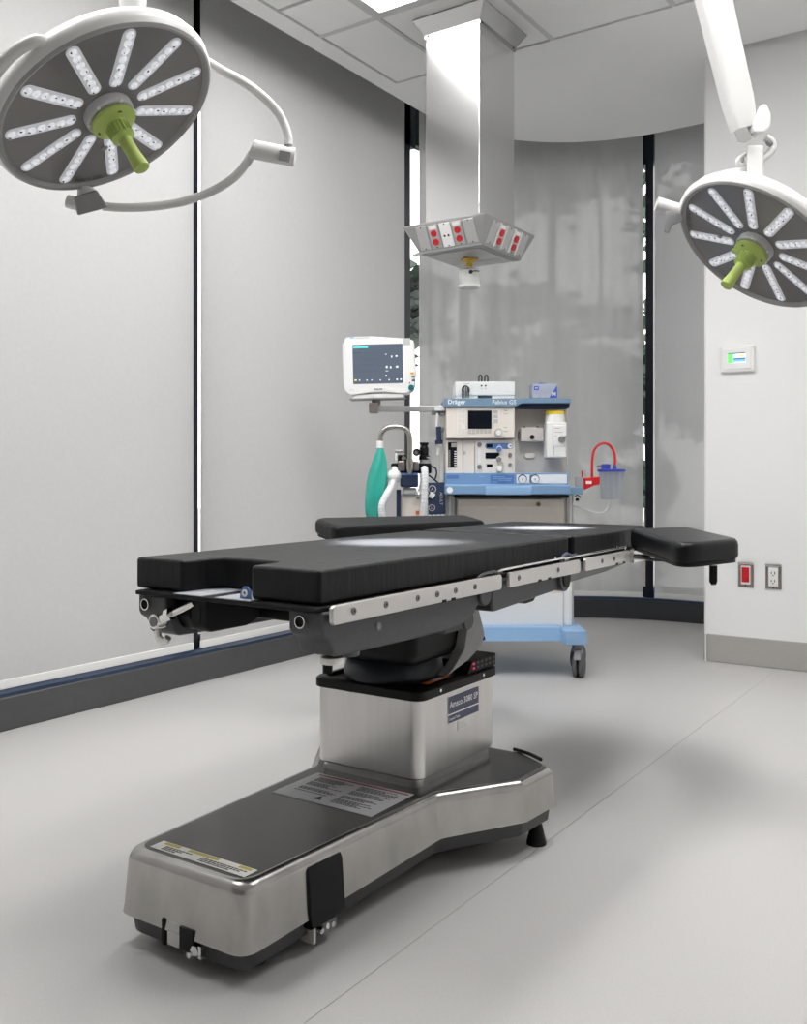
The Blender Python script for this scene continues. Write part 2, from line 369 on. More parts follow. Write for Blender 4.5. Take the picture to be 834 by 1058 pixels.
for a in (64, 38): link('mullion', extr(NB(), [(*p, .02) for p in (pol(a + 1, 1.40), pol(a - 1, 1.40), pol(a - 1, 1.45), pol(a + 1, 1.45))], (0, 0, 3.28)), 'mull', w2, sm=False)

def flat_blind(u0, u1, label):
    t = thing('roller_blind', label, 'blind', ((u0 + u1) / 2, WV + .03, .15), group='roller blinds on the flat left windows')
    link('blind_fabric', box(NB(), u0, u1, WV + .026, WV + .029, .185, 3.25), 'fab', t, sm=False)
    link('hem_bar', bevel(box(NB(), u0, u1, WV + .020, WV + .035, .152, .187), .004, 2), 'hem', t)
    link('roller_tube', cyl(NB(), (u0, WV + .06, 3.24), (u1, WV + .06, 3.24), .03), 'hem', t)
    return t
flat_blind(.95, 3.099, 'grey cloth roller blind behind the nearer surgical lamp, leftmost of the blinds')
t = flat_blind(3.147, 4.855, 'grey cloth roller blind between the two dark gaps, behind the service column')
ch = NB(); tube(ch, [(3.150, WV + .03, 3.2), (3.150, WV + .03, 1.7), (3.150, WV + .03, .25)], .0022, 6, 1); link('bead_chain', ch, 'pipe', t)
def curved_blind(a0, a1, n, tail, label, amp):
    t = thing('roller_blind', label, 'blind', (*pol((a0 + a1) / 2, 1.25), .15), group='roller blinds on the curved window')
    P = [pol(a0 + (a1 - a0) * i / n, 1.25 + amp * (.5 + .5 * cos(2 * pi * i / 8))) for i in range(n + 1)] + [(CC[0] + 1.25, y) for y in tail]
    Q = [(CC[0] + (x - CC[0]) * 1.002, CC[1] + (y - CC[1]) * 1.002) for x, y in P]
    link('blind_fabric', extr(NB(), [(x, y, .17) for x, y in P + Q[::-1]], (0, 0, 3.08)), 'fab2', t)
    R1 = [pol(a0 + (a1 - a0) * i / n, 1.243) for i in range(n + 1)] + [(CC[0] + 1.243, y) for y in tail]
    R2 = [pol(a0 + (a1 - a0) * i / n, 1.262) for i in range(n + 1)] + [(CC[0] + 1.262, y) for y in tail]
    link('hem_bar', extr(NB(), [(x, y, .143) for x, y in R1 + R2[::-1]], (0, 0, .034)), 'hem', t)
curved_blind(88.2, am0, 96, [], 'wide grey cloth blind curving behind the anaesthesia machine', .012)
curved_blind(am1 - .1, 0.01, 8, [1.46], 'narrow grey cloth blind between dark mullion and white wall', 0)

gnd = struct('outdoor_ground', box(NB(), -4, 22, 3.75, 26, -.3, -.2), 'ground', 'pale paved ground outside the windows', 'ground')
def tree(cx, cy, z0, z1, r, n, label):
    t = thing('tree', label, 'tree', (cx, cy, -.2), group='trees outside the windows')
    tr = NB(); tube(tr, [(cx, cy, -.2), (cx + .05, cy, (z0 + z1) * .35), (cx - .03, cy + .05, z1 * .9)], .07, 8, 4, lambda s: .055 * (1 - .8 * s))
    link('trunk', tr, 'bark', t)
    f = NB(); zc, hz = (z0 + z1) / 2, (z1 - z0) / 2
    clus = []
    for _ in range(max(10, n // 60)):
        d = Vector((random.gauss(0, 1), random.gauss(0, 1), random.gauss(0, 1))).normalized() * random.uniform(.3, 1)
        clus.append(Vector((cx + d.x * r, cy + d.y * r, zc + d.z * hz)))
    for _ in range(n):
        c = random.choice(clus) + Vector((random.gauss(0, .13 * r), random.gauss(0, .13 * r), random.gauss(0, .12 * r)))
        a = Vector((random.gauss(0, 1), random.gauss(0, 1), random.gauss(0, 1))).normalized(); x, y, _z = frame_of(a); s = random.uniform(.05, .13) * (1 if r < 1 else 1.4)
        f.faces.new([f.verts.new(c + x * s * p + y * s * .55 * q) for p, q in ((-1, 0), (0, -1), (1, 0), (0, 1))])
    o = link('foliage', f, 'leaf', t, sm=False); o['kind'] = 'stuff'
p = at(410, 300, 7.6); tree(p.x, p.y, 1.75, 2.75, .55, 900, 'small dark tree glimpsed through the gap behind the monitor')
p = at(545, 300, 11.5); tree(p.x, p.y, .2, 3.3, 1.15, 2300, 'broad bushy tree low outside the middle of the curved window')
p = at(668, 300, 9.0); tree(p.x, p.y, .2, 3.0, .75, 1700, 'bushy tree low in the slit beside the right dark mullion')
p = at(620, 300, 14.5); tree(p.x, p.y, 5.0, 7.4, 2.0, 2600, 'tall tree crown at the top of the curved window')
p = at(765, 300, 12.8); tree(p.x, p.y, .3, 6.2, 1.2, 4200, 'added dense tree, unseen, placed to darken the narrow blind by the white wall')  # unseen tree added to block the sky behind this blind

# ------------------------------------------------------------------ fittings on the right wall
def wall_x(t): return WU - t
t = thing('thermostat', 'white wall thermostat with small green and blue screen', 'thermostat', (WU, 1.272, 1.545))
bk = NB(); yy = (1.352, 1.186); zz = (1.611, 1.478)
link('case', bevel(box(bk, WU - .022, WU, yy[1], yy[0], zz[1], zz[0]), .008, 3), 'white2', t)
link('front_plate', bevel(box(NB(), WU - .027, WU - .02, yy[1] + .014, yy[0] - .012, zz[1] + .014, zz[0] - .012), .004, 2), 'white', t)
sy0, sy1, sz0, sz1 = 1.313, 1.228, 1.574, 1.524
sc = link('display', box(NB(), WU - .0285, WU - .0265, sy1, sy0, sz0, sz1), 'lcdp', t, sm=False)
link('green_tab', box(NB(), WU - .0292, WU - .028, sy0 - .026, sy0, sz0, sz1), 'lcdg', sc, sm=False)
link('dark_band', box(NB(), WU - .0292, WU - .028, sy1, sy0 - .027, 1.541, 1.548), 'lcdn', sc, sm=False)
link('blue_band', box(NB(), WU - .0292, WU - .028, sy1, sy0 - .027, 1.529, 1.541), 'lcdb', sc, sm=False)
link('yellow_spot', box(NB(), WU - .0292, WU - .028, sy1 + .004, sy1 + .026, 1.552, 1.562), 'lcdy', sc, sm=False)
link('top_bar', box(NB(), WU - .0292, WU - .028, sy1, sy0, sz0 - .0045, sz0), 'dark', sc, sm=False)

def socket(name, v, zc, label, red):
    t = thing(name, label, 'socket', (WU, v, zc), group='sockets low on the white wall')
    w, h_ = .038, .062
    link('cover_plate', bevel(box(NB(), WU - .008, WU, v - w, v + w, zc - h_, zc + h_), .004, 2), 'taupe', t)
    link('top_lip', bevel(box(NB(), WU - .016, WU - .004, v - w, v + w, zc + h_ - .012, zc + h_), .003, 1), 'chrome', t)
    link('yoke_frame', bevel(box(NB(), WU - .011, WU - .006, v - .023, v + .023, zc - .048, zc + .046), .002, 1), 'hem', t)
    f = link('receptacle', bevel(box(NB(), WU - .015, WU - .009, v - .0185, v + .0185, zc - .037, zc + .038), .002, 1), 'red' if red else 'white2', t)
    for dz in (.019, -.02):
        for dy, hh in ((-.008, .006), (.008, .005)): link('slot', box(NB(), WU - .0158, WU - .0148, v + dy - .0018, v + dy + .0018, zc + dz - hh, zc + dz + hh), 'dark', f, sm=False)
        link('slot', cyl(NB(), (WU - .0158, v, zc + dz - .012), (WU - .0148, v, zc + dz - .012), .0032, seg=8), 'dark', f)
    for dz in (.052, -.054): link('screw', cyl(NB(), (WU - .0095, v, zc + dz), (WU - .0078, v, zc + dz), .004, seg=10), 'dark', t)
socket('wall_socket', 1.231, .457, 'red emergency power socket in a metal plate, left of the white one', True)
socket('wall_socket', 1.098, .455, 'white duplex power socket in a metal plate, right of the red one', False)

# ------------------------------------------------------------------ steel service column
P0, P1, Q0, Q1 = 3.80, 4.148, 2.132, 2.425
t = thing('service_column', 'polished steel service column hanging from the ceiling with red sockets', 'service column', ((P0 + P1) / 2, (Q0 + Q1) / 2, CE))
link('shaft', bevel(box(NB(), P0, P1, Q0, Q1, 2.10, CE - .02), .004, 2), 'shiny', t)
fl_ = NB(); o_ = .045
loft(fl_, [[(a, c, CE - .001) for a, c in ((P0 - o_, Q0 - o_), (P1 + o_, Q0 - o_), (P1 + o_, Q1 + o_), (P0 - o_, Q1 + o_))],
           [(a, c, CE - .006) for a, c in ((P0 - o_, Q0 - o_), (P1 + o_, Q0 - o_), (P1 + o_, Q1 + o_), (P0 - o_, Q1 + o_))],
           [(a, c, CE - .070) for a, c in ((P0 - .006, Q0 - .006), (P1 + .006, Q0 - .006), (P1 + .006, Q1 + .006), (P0 - .006, Q1 + .006))],
           [(a, c, CE - .088) for a, c in ((P0 - .005, Q0 - .005), (P1 + .005, Q0 - .005), (P1 + .005, Q1 + .005), (P0 - .005, Q1 + .005))]])
fo = link('flared_collar', fl_, 'collar', t, sm=False)
for p in ((P0 - .007, Q0 + .02), (P0 - .007, Q1 - .02)): link('screw', cyl(NB(), (p[0], p[1], CE - .079), (p[0] + .006, p[1], CE - .079), .005, seg=8), 'dark', fo)
for p in (P0 + .02, P1 - .02): link('screw', cyl(NB(), (p, Q0 - .007, CE - .079), (p, Q0, CE - .079), .005, seg=8), 'dark', fo)
TU0, TU1, TV0, TV1, TZ = 3.712, 4.208, 2.054, 2.494, 2.128
BU0, BU1, BV0, BV1, BZ = 3.768, 4.158, 2.102, 2.440, 2.006
hd = NB(); rect = lambda a, c, d, e, z: [(a, d, z), (c, d, z), (c, e, z), (a, e, z)]
loft(hd, [rect(TU0 + .03, TU1 - .03, TV0 + .03, TV1 - .03, TZ + .002), rect(TU0, TU1, TV0, TV1, TZ + .002), rect(TU0, TU1, TV0, TV1, TZ - .004), rect(BU0, BU1, BV0, BV1, BZ + .006), rect(BU0, BU1, BV0, BV1, BZ), rect(BU0 + .014, BU1 - .014, BV0 + .014, BV1 - .014, BZ - .006)])
head = link('socket_head', hd, 'alud', t, sm=False)
for k in range(3):
    a = BU0 + .03 + k * .112
    link('access_panel', bevel(box(NB(), a, a + .104, BV0 + .03, BV1 - .03, BZ - .011, BZ - .006), .002, 1), 'alu', t, sm=False)
def face_plate(side, f0, f1, kind):
    """a plate on the sloping face; f0..f1 are fractions along the face"""
    if side == 'front':   # facing -u, runs from +v (left) to -v (right)
        A = Vector((TU0, TV1, TZ - .004)); B = Vector((TU0, TV0, TZ - .004)); C_ = Vector((BU0, BV1, BZ + .006)); D = Vector((BU0, BV0, BZ + .006))
    else:                 # facing -v, runs from -u (left) to +u (right)
        A = Vector((TU0, TV0, TZ - .004)); B = Vector((TU1, TV0, TZ - .004)); C_ = Vector((BU0, BV0, BZ + .006)); D = Vector((BU1, BV0, BZ + .006))
    up = ((A + B) - (C_ + D)).normalized(); rt = (B - A).normalized(); n = rt.cross(up).normalized()
    L = (D - C_).length; h_ = ((A + B) / 2 - (C_ + D) / 2).length
    mid = (A + B + C_ + D) / 4 + rt * ((f0 + f1) / 2 - .5) * L * 1.07
    w = (f1 - f0) * L * 1.07 / 2
    mx = axes(mid, rt, up, n)
    b = box(NB(), -w, w, -h_ * .44, h_ * .44, -.002, .004); bevel(b, .0015, 1); b.transform(mx)
    pl_ = link('socket_plate', b, {'white': 'white2'}.get(kind, 'alu'), t, sm=False)
    if kind == 'red':
        b = box(NB(), -w * .72, w * .72, h_ * .27, h_ * .40, .004, .0055); b.transform(mx); link('name_strip', b, 'ink', pl_, sm=False)
        for y in (.115, -.205):
            b = cyl(NB(), (0, y * h_, .003), (0, y * h_, .009), w * .56, seg=20); b.transform(mx); link('red_outlet', b, 'red', pl_)
            b = NB()
            for sx in (-1, 1): box(b, sx * .006 - .0014, sx * .006 + .0014, y * h_ - .002, y * h_ + .008, .009, .0094)
            b.transform(mx); link('slots', b, 'redink', pl_, sm=False)
        if side == 'side':
            for sx in (-1, 1):
                b = box(NB(), sx * w * 1.08 - .003, sx * w * 1.08 + .003, -h_ * .46, h_ * .46, .0, .008); b.transform(mx); link('edge_strip', b, 'hem', pl_, sm=False)
    elif kind == 'white':
        b = NB()
        for sx in (-1, 1): cyl(b, (sx * w * .36, -.004, .004), (sx * w * .36, -.004, .0052), .0055, seg=10)
        b.transform(mx); link('jack_holes', b, 'dark', pl_)
    for y in (.40, -.40):
        if kind != 'red' or y < 0:
            b = cyl(NB(), (0, y * h_, .003), (0, y * h_, .0052), .0035, seg=8); b.transform(mx); link('screw', b, 'dark', pl_)
for f0, f1, k in ((.075, .235, 'blank'), (.255, .405, 'red'), (.425, .585, 'white'), (.605, .755, 'red'), (.775, .935, 'blank')): face_plate('front', f0, f1, k)
for f0, f1, k in ((.085, .245, 'blank'), (.275, .42, 'red'), (.45, .59, 'blank'), (.62, .765, 'red'), (.79, .95, 'blank')): face_plate('side', f0, f1, k)
pc = Vector((3.955, 2.275, 0))
link('yellow_plate', bevel(extr(NB(), [(pc.x - .055, pc.y, BZ - .012), (pc.x, pc.y - .05, BZ - .012), (pc.x + .055, pc.y, BZ - .012), (pc.x, pc.y + .05, BZ - .012)], (0, 0, -.005)), .001, 1), 'yellow2', t)
lk = NB(); cyl(lk, (pc.x, pc.y, BZ - .017), (pc.x, pc.y, BZ - .030), .010); cyl(lk, (pc.x, pc.y, BZ - .030), (pc.x, pc.y, BZ - .046), .017, seg=8); link('gas_nipple', lk, 'yellow', t)
link('stem', cyl(NB(), (pc.x, pc.y, BZ - .046), (pc.x, pc.y, BZ - .066), .007), 'hem', t)
cp = lathe(NB(), [(.01, BZ - .060), (.040, BZ - .061), (.050, BZ - .068), (.050, BZ - .132), (.053, BZ - .135), (.053, BZ - .146), (.046, BZ - .150), (.044, BZ - .142), (.01, BZ - .142)], 28, Matrix.Translation((pc.x, pc.y, 0)))
cup = link('white_cup', cp, 'white2', t)
cn = NB(); q = Vector((pc.x - .04, pc.y - .03, BZ - .083)); cyl(cn, q, q + Vector((-.006, -.005, 0)), .009); tube(cn, [q + Vector((-.004, -.004, 0)), q + Vector((.004, -.02, .004)), q + Vector((.03, -.03, .006))], .003, 6); link('latch', cn, 'dark', cup)
link('grille', cyl(NB(), (pc.x, pc.y, BZ - .143), (pc.x, pc.y, BZ - .147), .042, seg=20), 'grey', cup)

# ------------------------------------------------------------------ surgical lamps
def lamp(C, n, phase, label, word_angle, grip_angle):
    C = Vector(C); n = Vector(n).normalized(); e1 = n.cross(Vector((0, 0, 1))).normalized(); e2 = n.cross(e1)
    t = thing('surgical_lamp', label, 'surgical lamp', mtx=axes(C, e1, e2, n), group='round surgical lamps')
    hs = lathe(NB(), [(.303, .000), (.311, -.010), (.314, -.024), (.308, -.046), (.290, -.062), (.21, -.085), (.10, -.098), (.02, -.10), (.001, -.1001)], 72, caps=False)
    link('housing', hs, 'lampw', t, True)
    link('bezel', lathe(NB(), [(.284, -.008), (.290, .002), (.298, .005), (.304, .001), (.304, -.004), (.284, -.012)], 72, caps=False), 'lampg', t, True)
    fc = link('cover', lathe(NB(), [(.286, -.012), (.286, -.007), (.07, -.006), (.005, -.006)], 64), 'face', t, True)
    r0, r1, w = .088, .279, .0185
    bm = NB(); cap = [(r1 - w + w * cos(rad(a)), w * sin(rad(a))) for a in range(-90, 91, 18)] + [(r0 + w - w * cos(rad(a)), -w * sin(rad(a))) for a in range(-90, 91, 18)]
    extr(bm, [(x, y, -.007) for x, y in cap], (0, 0, .0045)); bevel(bm, .0012, 1)
    first = None
    for k in range(11):
        a = rad(phase + k * 360 / 11)
        if first is None: bar = link('led_bar', bm, 'ledbar', t, True); first = bar
        else: bar = bpy.data.objects.new('led_bar', first.data); COL.objects.link(bar); bar.parent = t
        bar.rotation_euler = (0, 0, a)
        for i in range(7):
            x = r0 + .017 + i * (r1 - r0 - .034) / 6
            if k == 0 and i == 0:
                q = NB(); ball(q, (0, 0, 0), .0122, 1, 1, .55, 12, 6); L0 = link('led_lens', q, 'lens', bar, True)
                q = NB(); ball(q, (0, 0, 0), .0034, 1.3, .8, .5, 8, 5); D0 = link('led_chip', q, 'lensd', bar, True); lo, do = L0, D0
            else:
                lo = bpy.data.objects.new('led_lens', L0.data); do = bpy.data.objects.new('led_chip', D0.data)
                for z_ in (lo, do): COL.objects.link(z_); z_.parent = bar
            lo.location = (x, 0, -.0035); do.location = (x + random.uniform(-.007, .007), random.uniform(-.007, .007), .0012)
    hb = link('hub', lathe(NB(), [(.068, -.006), (.068, .010), (.063, .018), (.05, .022), (.01, .022)], 40), 'hub', t, True)
    for k in range(6):
        a = rad(phase + 15 + 60 * k); link('hub_dot', lathe(NB(), [(.005, .0155), (.005, .0185), (.001, .0185)], 8, Matrix.Translation((.0635 * cos(a), .0635 * sin(a), .001))), 'ink', hb, True)
    gp = lathe(NB(), [(.057, .022), (.062, .027), (.062, .034), (.056, .040), (.034, .046), (.030, .052), (.029, .078), (.032, .080), (.032, .084), (.025, .086), (.018, .092), (.0185, .135), (.0215, .180), (.0215, .186), (.017, .189), (.003, .190)], 36)
    g = link('handle', gp, 'green', t, True)
    for s_ in (0, 1, 2):
        a = rad(word_angle - 60 + 120 * s_); link('bolt', lathe(NB(), [(.007, .037), (.007, .0425), (.001, .0425)], 10, Matrix.Translation((.046 * cos(a), .046 * sin(a), 0))), 'green2', g, True)
    for i in range(20):
        a = 2 * pi * i / 20; q = box(NB(), .029, .0325, -.0018, .0018, .050, .078); q.transform(Matrix.Rotation(a, 4, 'Z'))
        if i == 0: r_ = link('grip_rib', q, 'green', g, True)
        else:
            q.free(); o = bpy.data.objects.new('grip_rib', r_.data); COL.objects.link(o); o.parent = g; o.rotation_euler = (0, 0, a)
    ta = rad(word_angle + 20); q = box(NB(), .054, .076, -.010, .010, .024, .036); bevel(q, .003, 1); q.transform(Matrix.Rotation(ta, 4, 'Z')); link('catch', q, 'green', g, True)
    a = rad(word_angle); mx = axes(Vector((.2675 * cos(a), .2675 * sin(a), 0)), (-sin(a), cos(a), 0), (-cos(a), -sin(a), 0))
    if True: q = NB(); text(q, 'Polaris 200', .0182, mx @ Matrix.Translation((0, 0, -.0045)), bold=.008); link('lettering', q, 'dark', fc, True, sm=False)
    sn = lathe(NB(), [(.010, -.006), (.010, -.002), (.006, .000), (.001, .000)], 12, Matrix.Translation((.145 * cos(a + .16), .145 * sin(a + .16), 0))); link('sensor', sn, 'castlt', fc, True)
    # moulded grip at the rim
    ga = grip_angle; q = NB()
    tube(q, [(R_ * cos(rad(ga + da)), R_ * sin(rad(ga + da)), z_) for R_, da, z_ in ((.300, -24, -.03), (.326, -20, -.034), (.338, -8, -.036), (.338, 8, -.036), (.326, 20, -.034), (.300, 24, -.03))], .015, 10, 5)
    link('rim_grip', q, 'lampw', t, True)
    return t, C, n
def spot(C, n, target, power, size, name):
    l = bpy.data.lights.new(name, 'SPOT'); l.energy = power; l.spot_size = rad(size); l.spot_blend = 1.0; l.shadow_soft_size = .03; l.color = (.93, .96, 1)
    o = bpy.data.objects.new(name, l); COL.objects.link(o); o.location = C + n * .21; n = Vector(target) - o.location; o.rotation_euler = n.to_track_quat('-Z', 'Y').to_euler()
    return o

lt, C, n = lamp((1.658, 2.06, 1.928), (.171, -.518, -.838), -17.8, 'nearer round surgical lamp at upper left with curved side arm', 129.4, 14)
spot(C, n, (2.125, 1.45, .78), SPOT_NEAR, 17, 'lamp_beam')
D = 2.72
br = NB(); q0, q1, q2, q3 = at(76, 203, D), at(100, 196, D), at(112, 214, D), at(80, 223, D)
vv = (at(90, 208, D) - at(90, 208, D - .07))
extr(br, [q0, q1, q2, q3], vv); bevel(br, .006, 2); link('pivot_bracket', br, 'lampg', lt)
br = NB(); cyl(br, at(70, 208, D + .03), at(84, 212, D + .03), .019); cyl(br, at(90, 210, D + .04), at(91, 198, D + .05), .028, .030); link('pivot_pin', br, 'lampw', lt)
yk = NB(); tube(yk, [at(106, 213, D + .02), at(130, 214.5, D + .03), at(160, 213, D + .04), at(190, 208, D + .05), at(220, 197, D + .05), at(242, 183, D + .04), at(255, 168, D + .03), at(261, 158, D + .02)], .0125, 14, 5)
link('lower_yoke', yk, 'lampw', lt)
D2 = 2.74
jt = NB(); tube(jt, [at(261, 154, D2 - .01), at(262, 154.5, D2 - .01), at(282, 158.5, D2), at(304, 162.5, D2 + .01), at(305, 162.6, D2 + .01)], .026, 20, 1, lambda s: .024 if s in (0, 1) else .0265); j_ = link('joint_barrel', jt, 'lampw', lt)
ri = NB(); a_, b_ = at(276, 157.2, D2), at(277.2, 157.5, D2); cyl(ri, a_, b_, .0272, seg=20); link('joint_gap', ri, 'lampg', j_)
mk = NB(); ax = (at(304, 162.5, D2) - at(282, 158.5, D2)).normalized(); mid = at(294, 161.5, D2 - .026); mk = box(NB(), -.016, .016, -.014, .014, -.004, .003); upv = Vector((0, 0, 1)); upv = (upv - ax * ax.z).normalized(); mk.transform(axes(mid, ax, upv)); link('latch_plate', mk, 'castlt', j_)
uy = NB(); tube(uy, [at(298, 150, D2), at(297, 138, D2), at(289, 119, 2.73), at(272, 100, 2.71), at(250, 84, 2.69), at(224, 70, 2.66), at(190, 48, 2.62), at(160, 28, 2.58), at(137, 20, 2.55)], .0125, 14, 5); link('upper_yoke', uy, 'lampw', lt)
pt = at(137, 20, 2.55)
ps = NB(); cyl(ps, pt - Vector((0, 0, .05)), pt + Vector((0, 0, .09)), .036); cyl(ps, pt + Vector((0, 0, .09)), (pt.x, pt.y, CE - .06), .030, seg=24); link('drop_post', ps, 'lampw', lt)
link('ceiling_flange', lathe(NB(), [(.06, CE - .08), (.09, CE - .06), (.10, CE - .002), (.01, CE - .002)], 32, Matrix.Translation((pt.x, pt.y, 0))), 'lampw', lt)

rt_, C, n = lamp((3.483, .838, 1.769), (-.494, .412, -.767), -97, 'farther round surgical lamp at upper right on a slanting white arm', -47.9, 150)
spot(C, n, (2.95, 1.40, .78), SPOT_FAR, 16, 'lamp_beam')
D = 3.50
kn = NB(); cyl(kn, at(678.5, 210.5, D), at(703, 218, D), .0255, seg=20); link('joint_barrel', kn, 'lampw', rt_)
pd = NB(); extr(pd, [at(687, 219, D - .02), at(704, 215, D - .02), at(706, 228, D - .02), at(695, 233, D - .02), at(691, 241, D - .02), at(686, 240, D - .02)], at(690, 225, D + .04) - at(690, 225, D)); bevel(pd, .004, 2); link('pivot_bracket', pd, 'castlt', rt_)
yb = NB(); tube(yb, [at(703, 216, D), at(715, 195, D + .03), at(735, 184, D + .02), at(755, 178, 3.48), at(776, 176, 3.44)], .0125, 12, 4); link('lower_yoke', yb, 'lampw', rt_)
st = NB(); D = 3.38
extr(st, [at(771.5, 150, D), at(789, 150, D), at(789, 186, D), at(771.5, 186, D)], at(780, 160, D + .055) - at(780, 160, D)); bevel(st, .006, 2); link('stem', st, 'lampw', rt_)
ft = NB(); tube(ft, [at(791, 142, 3.42), at(798, 147, 3.42), at(797, 156, 3.42), at(788, 164, 3.42), at(784, 166, 3.42)], .014, 10, 4); tube(ft, [at(773, 158, 3.42), at(764, 164, 3.42), at(763, 169, 3.42), at(772, 170, 3.42)], .008, 8, 4); link('cable_cover', ft, 'lampw', rt_)
sc_ = NB(); cyl(sc_, at(794, 149, 3.395), at(796, 147, 3.395), .013); cyl(sc_, at(767, 165, 3.395), at(768, 165, 3.395), .011); link('hinge_pin', sc_, 'castlt', rt_)
# slanting spring arm: box section seen on its left and right faces
arm = NB(); ax0, ax1 = at(769, 134, 3.42), at(734.5, -12, 3.36); ax2 = ax1 + (ax1 - ax0) * .55
lf = (at(760, 120, 3.42) - at(778, 118, 3.42)).normalized(); dd = (ax1 - ax0).normalized(); lf = (lf - dd * lf.dot(dd)).normalized(); nn = dd.cross(lf).normalized()
def ringp(o, w1, w2): return [o + lf * w1 * a + nn * w2 * b_ for a, b_ in ((-.55, -.5), (-.1, -1), (.9, -1), (1, -.6), (1, .8), (.6, 1), (-.9, 1), (-1, .6))]
loft(arm, [ringp(ax0, .040, .040), ringp(ax0 + dd * .10, .048, .046), ringp(ax1, .053, .05), ringp(ax2, .055, .052)]); bevel(arm, .006, 2, 40); link('spring_arm', arm, 'lampw', rt_)
kb = NB(); c0 = at(782, 130, 3.40); loft(kb, [[c0 + lf * x * .001 + Vector((0, 0, z_ * .001)) + nn * s_ for x, z_ in ((28, -30), (-10, -40), (-34, -22), (-36, 20), (-18, 62), (0, 66), (26, 20))] for s_ in (-.052, .05)]); bevel(kb, .010, 3); k_ = link('elbow', kb, 'lampw', rt_)
gp_ = NB(); a0 = at(764, 137, 3.35); pts = [at(758.5, 136, 3.345), at(762, 132.5, 3.345), at(771, 130.5, 3.345), at(778, 143.5, 3.35), at(770, 147.5, 3.35), at(763, 147, 3.35)]
extr(gp_, pts, at(770, 140, 3.40) - at(770, 140, 3.35)); bevel(gp_, .003, 2); link('grey_cap', gp_, 'lampg', k_)
hub_ = NB(); cyl(hub_, (ax2.x, ax2.y, ax2.z - .08), (ax2.x, ax2.y, CE - .04), .06, seg=28); link('drop_post', hub_, 'lampw', rt_)
link('ceiling_flange', lathe(NB(), [(.10, CE - .05), (.15, CE - .03), (.15, CE - .002), (.01, CE - .002)], 36, Matrix.Translation((ax2.x, ax2.y, 0))), 'lampw', rt_)

# ------------------------------------------------------------------ operating table
T = thing('operating_table', 'operating table with black padded top, steel column and long steel base', 'operating table', (1.85, 1.41, 0))
CV = 1.405
# base cover: plan outlines, slightly wider at the foot
def plan(g, h_=0):      # g: outward growth
    P = [(1.305, 1.235), (1.945, 1.205), (2.145, 1.078), (2.295, 1.068), (2.372, 1.19)]
    P = P + [(u, 2 * CV - v) for u, v in P[::-1]]
    out = []
    for i, (u, v) in enumerate(P):
        a, b_ = Vector(P[i - 1]), Vector(P[(i + 1) % len(P)]); p = Vector((u, v)); d1 = (p - a).normalized(); d2 = (b_ - p).normalized()
        n1 = Vector((d1.y, -d1.x)); n2 = Vector((d2.y, -d2.x)); m_ = (n1 + n2) / (1 + n1.dot(n2)); out.append(p + m_ * g)
    return out
def rounded(P, radii, n=5):
    out = []
    for i, p in enumerate(P):
        r_ = radii[i] if hasattr(radii, '__len__') else radii
        a, b_ = Vector(P[i - 1]), Vector(P[(i + 1) % len(P)]); p = Vector(p); d1 = (a - p).normalized(); d2 = (b_ - p).normalized()
        ang = d1.angle(d2); tl = min(r_ / math.tan(ang / 2), (a - p).length * .45, (b_ - p).length * .45)
        s_, e_ = p + d1 * tl, p + d2 * tl
        for k in range(n + 1):
            w = k / n; out.append(s_ * (1 - w) ** 2 + p * 2 * w * (1 - w) + e_ * w ** 2)
    return out
RD = [.042, .05, .016, .016, .02, .02, .016, .016, .05, .042]
rise = lambda u: .029 * min(1, max(0, (u - 1.30) / .75))      # the underside climbs towards the far end
lp = lambda g, z_, k=0: [(p.x, p.y, z_ + k * rise(p.x)) for p in rounded(plan(g), RD)]
loops = [lp(.010, .066, 1), lp(.008, .081, 1), lp(.002, .174), lp(-.001, .184), lp(-.006, .1915), lp(-.013, .1955), lp(-.020, .1965)]
link('base_cover', loft(NB(), loops), 'steelbase', T, ang=50)
tp = NB(); bm_ = [tp.verts.new(p) for p in lp(-.021, .1968)]; tp.faces.new(bm_); link('base_top', tp, 'steeltop', T, sm=False)
sk = NB(); loft(sk, [lp(-.016, .022, 1), lp(-.008, .028, 1), lp(-.002, .074, 1)]); link('base_skirt', sk, 'skirt', T)
# jack box at the near end and its hardware
jb = box(NB(), 1.2955, 1.33, 1.398, 1.434, .038, .086); link('socket_block', bevel(jb, .002, 1), 'alu', T)
link('socket_recess', box(NB(), 1.2935, 1.31, 1.358, 1.396, .040, .084), 'black', T, sm=False)
link('dark_slot', bevel(box(NB(), 1.2935, 1.31, 1.437, 1.449, .034, .088), .003, 1), 'black', T)
ct = NB(); cyl(ct, (1.292, 1.354, .048), (1.31, 1.354, .048), .011, seg=6); cyl(ct, (1.288, 1.366, .038), (1.31, 1.366, .038), .006); box(ct, 1.293, 1.305, 1.336, 1.344, .036, .060); link('castor_bolt', ct, 'chrome', T)
# pedal flap on the right side with its switch gear
v_ = lambda u, off=0: 1.235 - .03 * (u - 1.305) / .64 - off
pf = NB(); u0, u1 = 1.474, 1.580
loft(pf, [[(u0, v_(u0, .011), z0) , (u1, v_(u1, .011), z0), (u1, v_(u1, -.02), z0), (u0, v_(u0, -.02), z0)] if not k else [(u0, v_(u0, o2), z0), (u1, v_(u1, o2), z0), (u1, v_(u1, -.02), z0), (u0, v_(u0, -.02), z0)] for k, (z0, o2) in enumerate(((.052, .011), (.056, .020), (.066, .016), (.165, .008), (.176, .002)))]); bevel(pf, .003, 2)
fp = link('pedal_flap', pf, 'black', T)
sw = NB(); box(sw, 1.487, 1.495, v_(1.47, .010), 1.25, .018, .05); link('pedal_hinge', sw, 'rail', T, sm=False)
sw = NB(); 
for k in range(3): cyl(sw, (1.512 + .018 * k, v_(1.5, .012), .036 + .004 * (k % 2)), (1.512 + .018 * k, 1.24, .036), .006, seg=8)
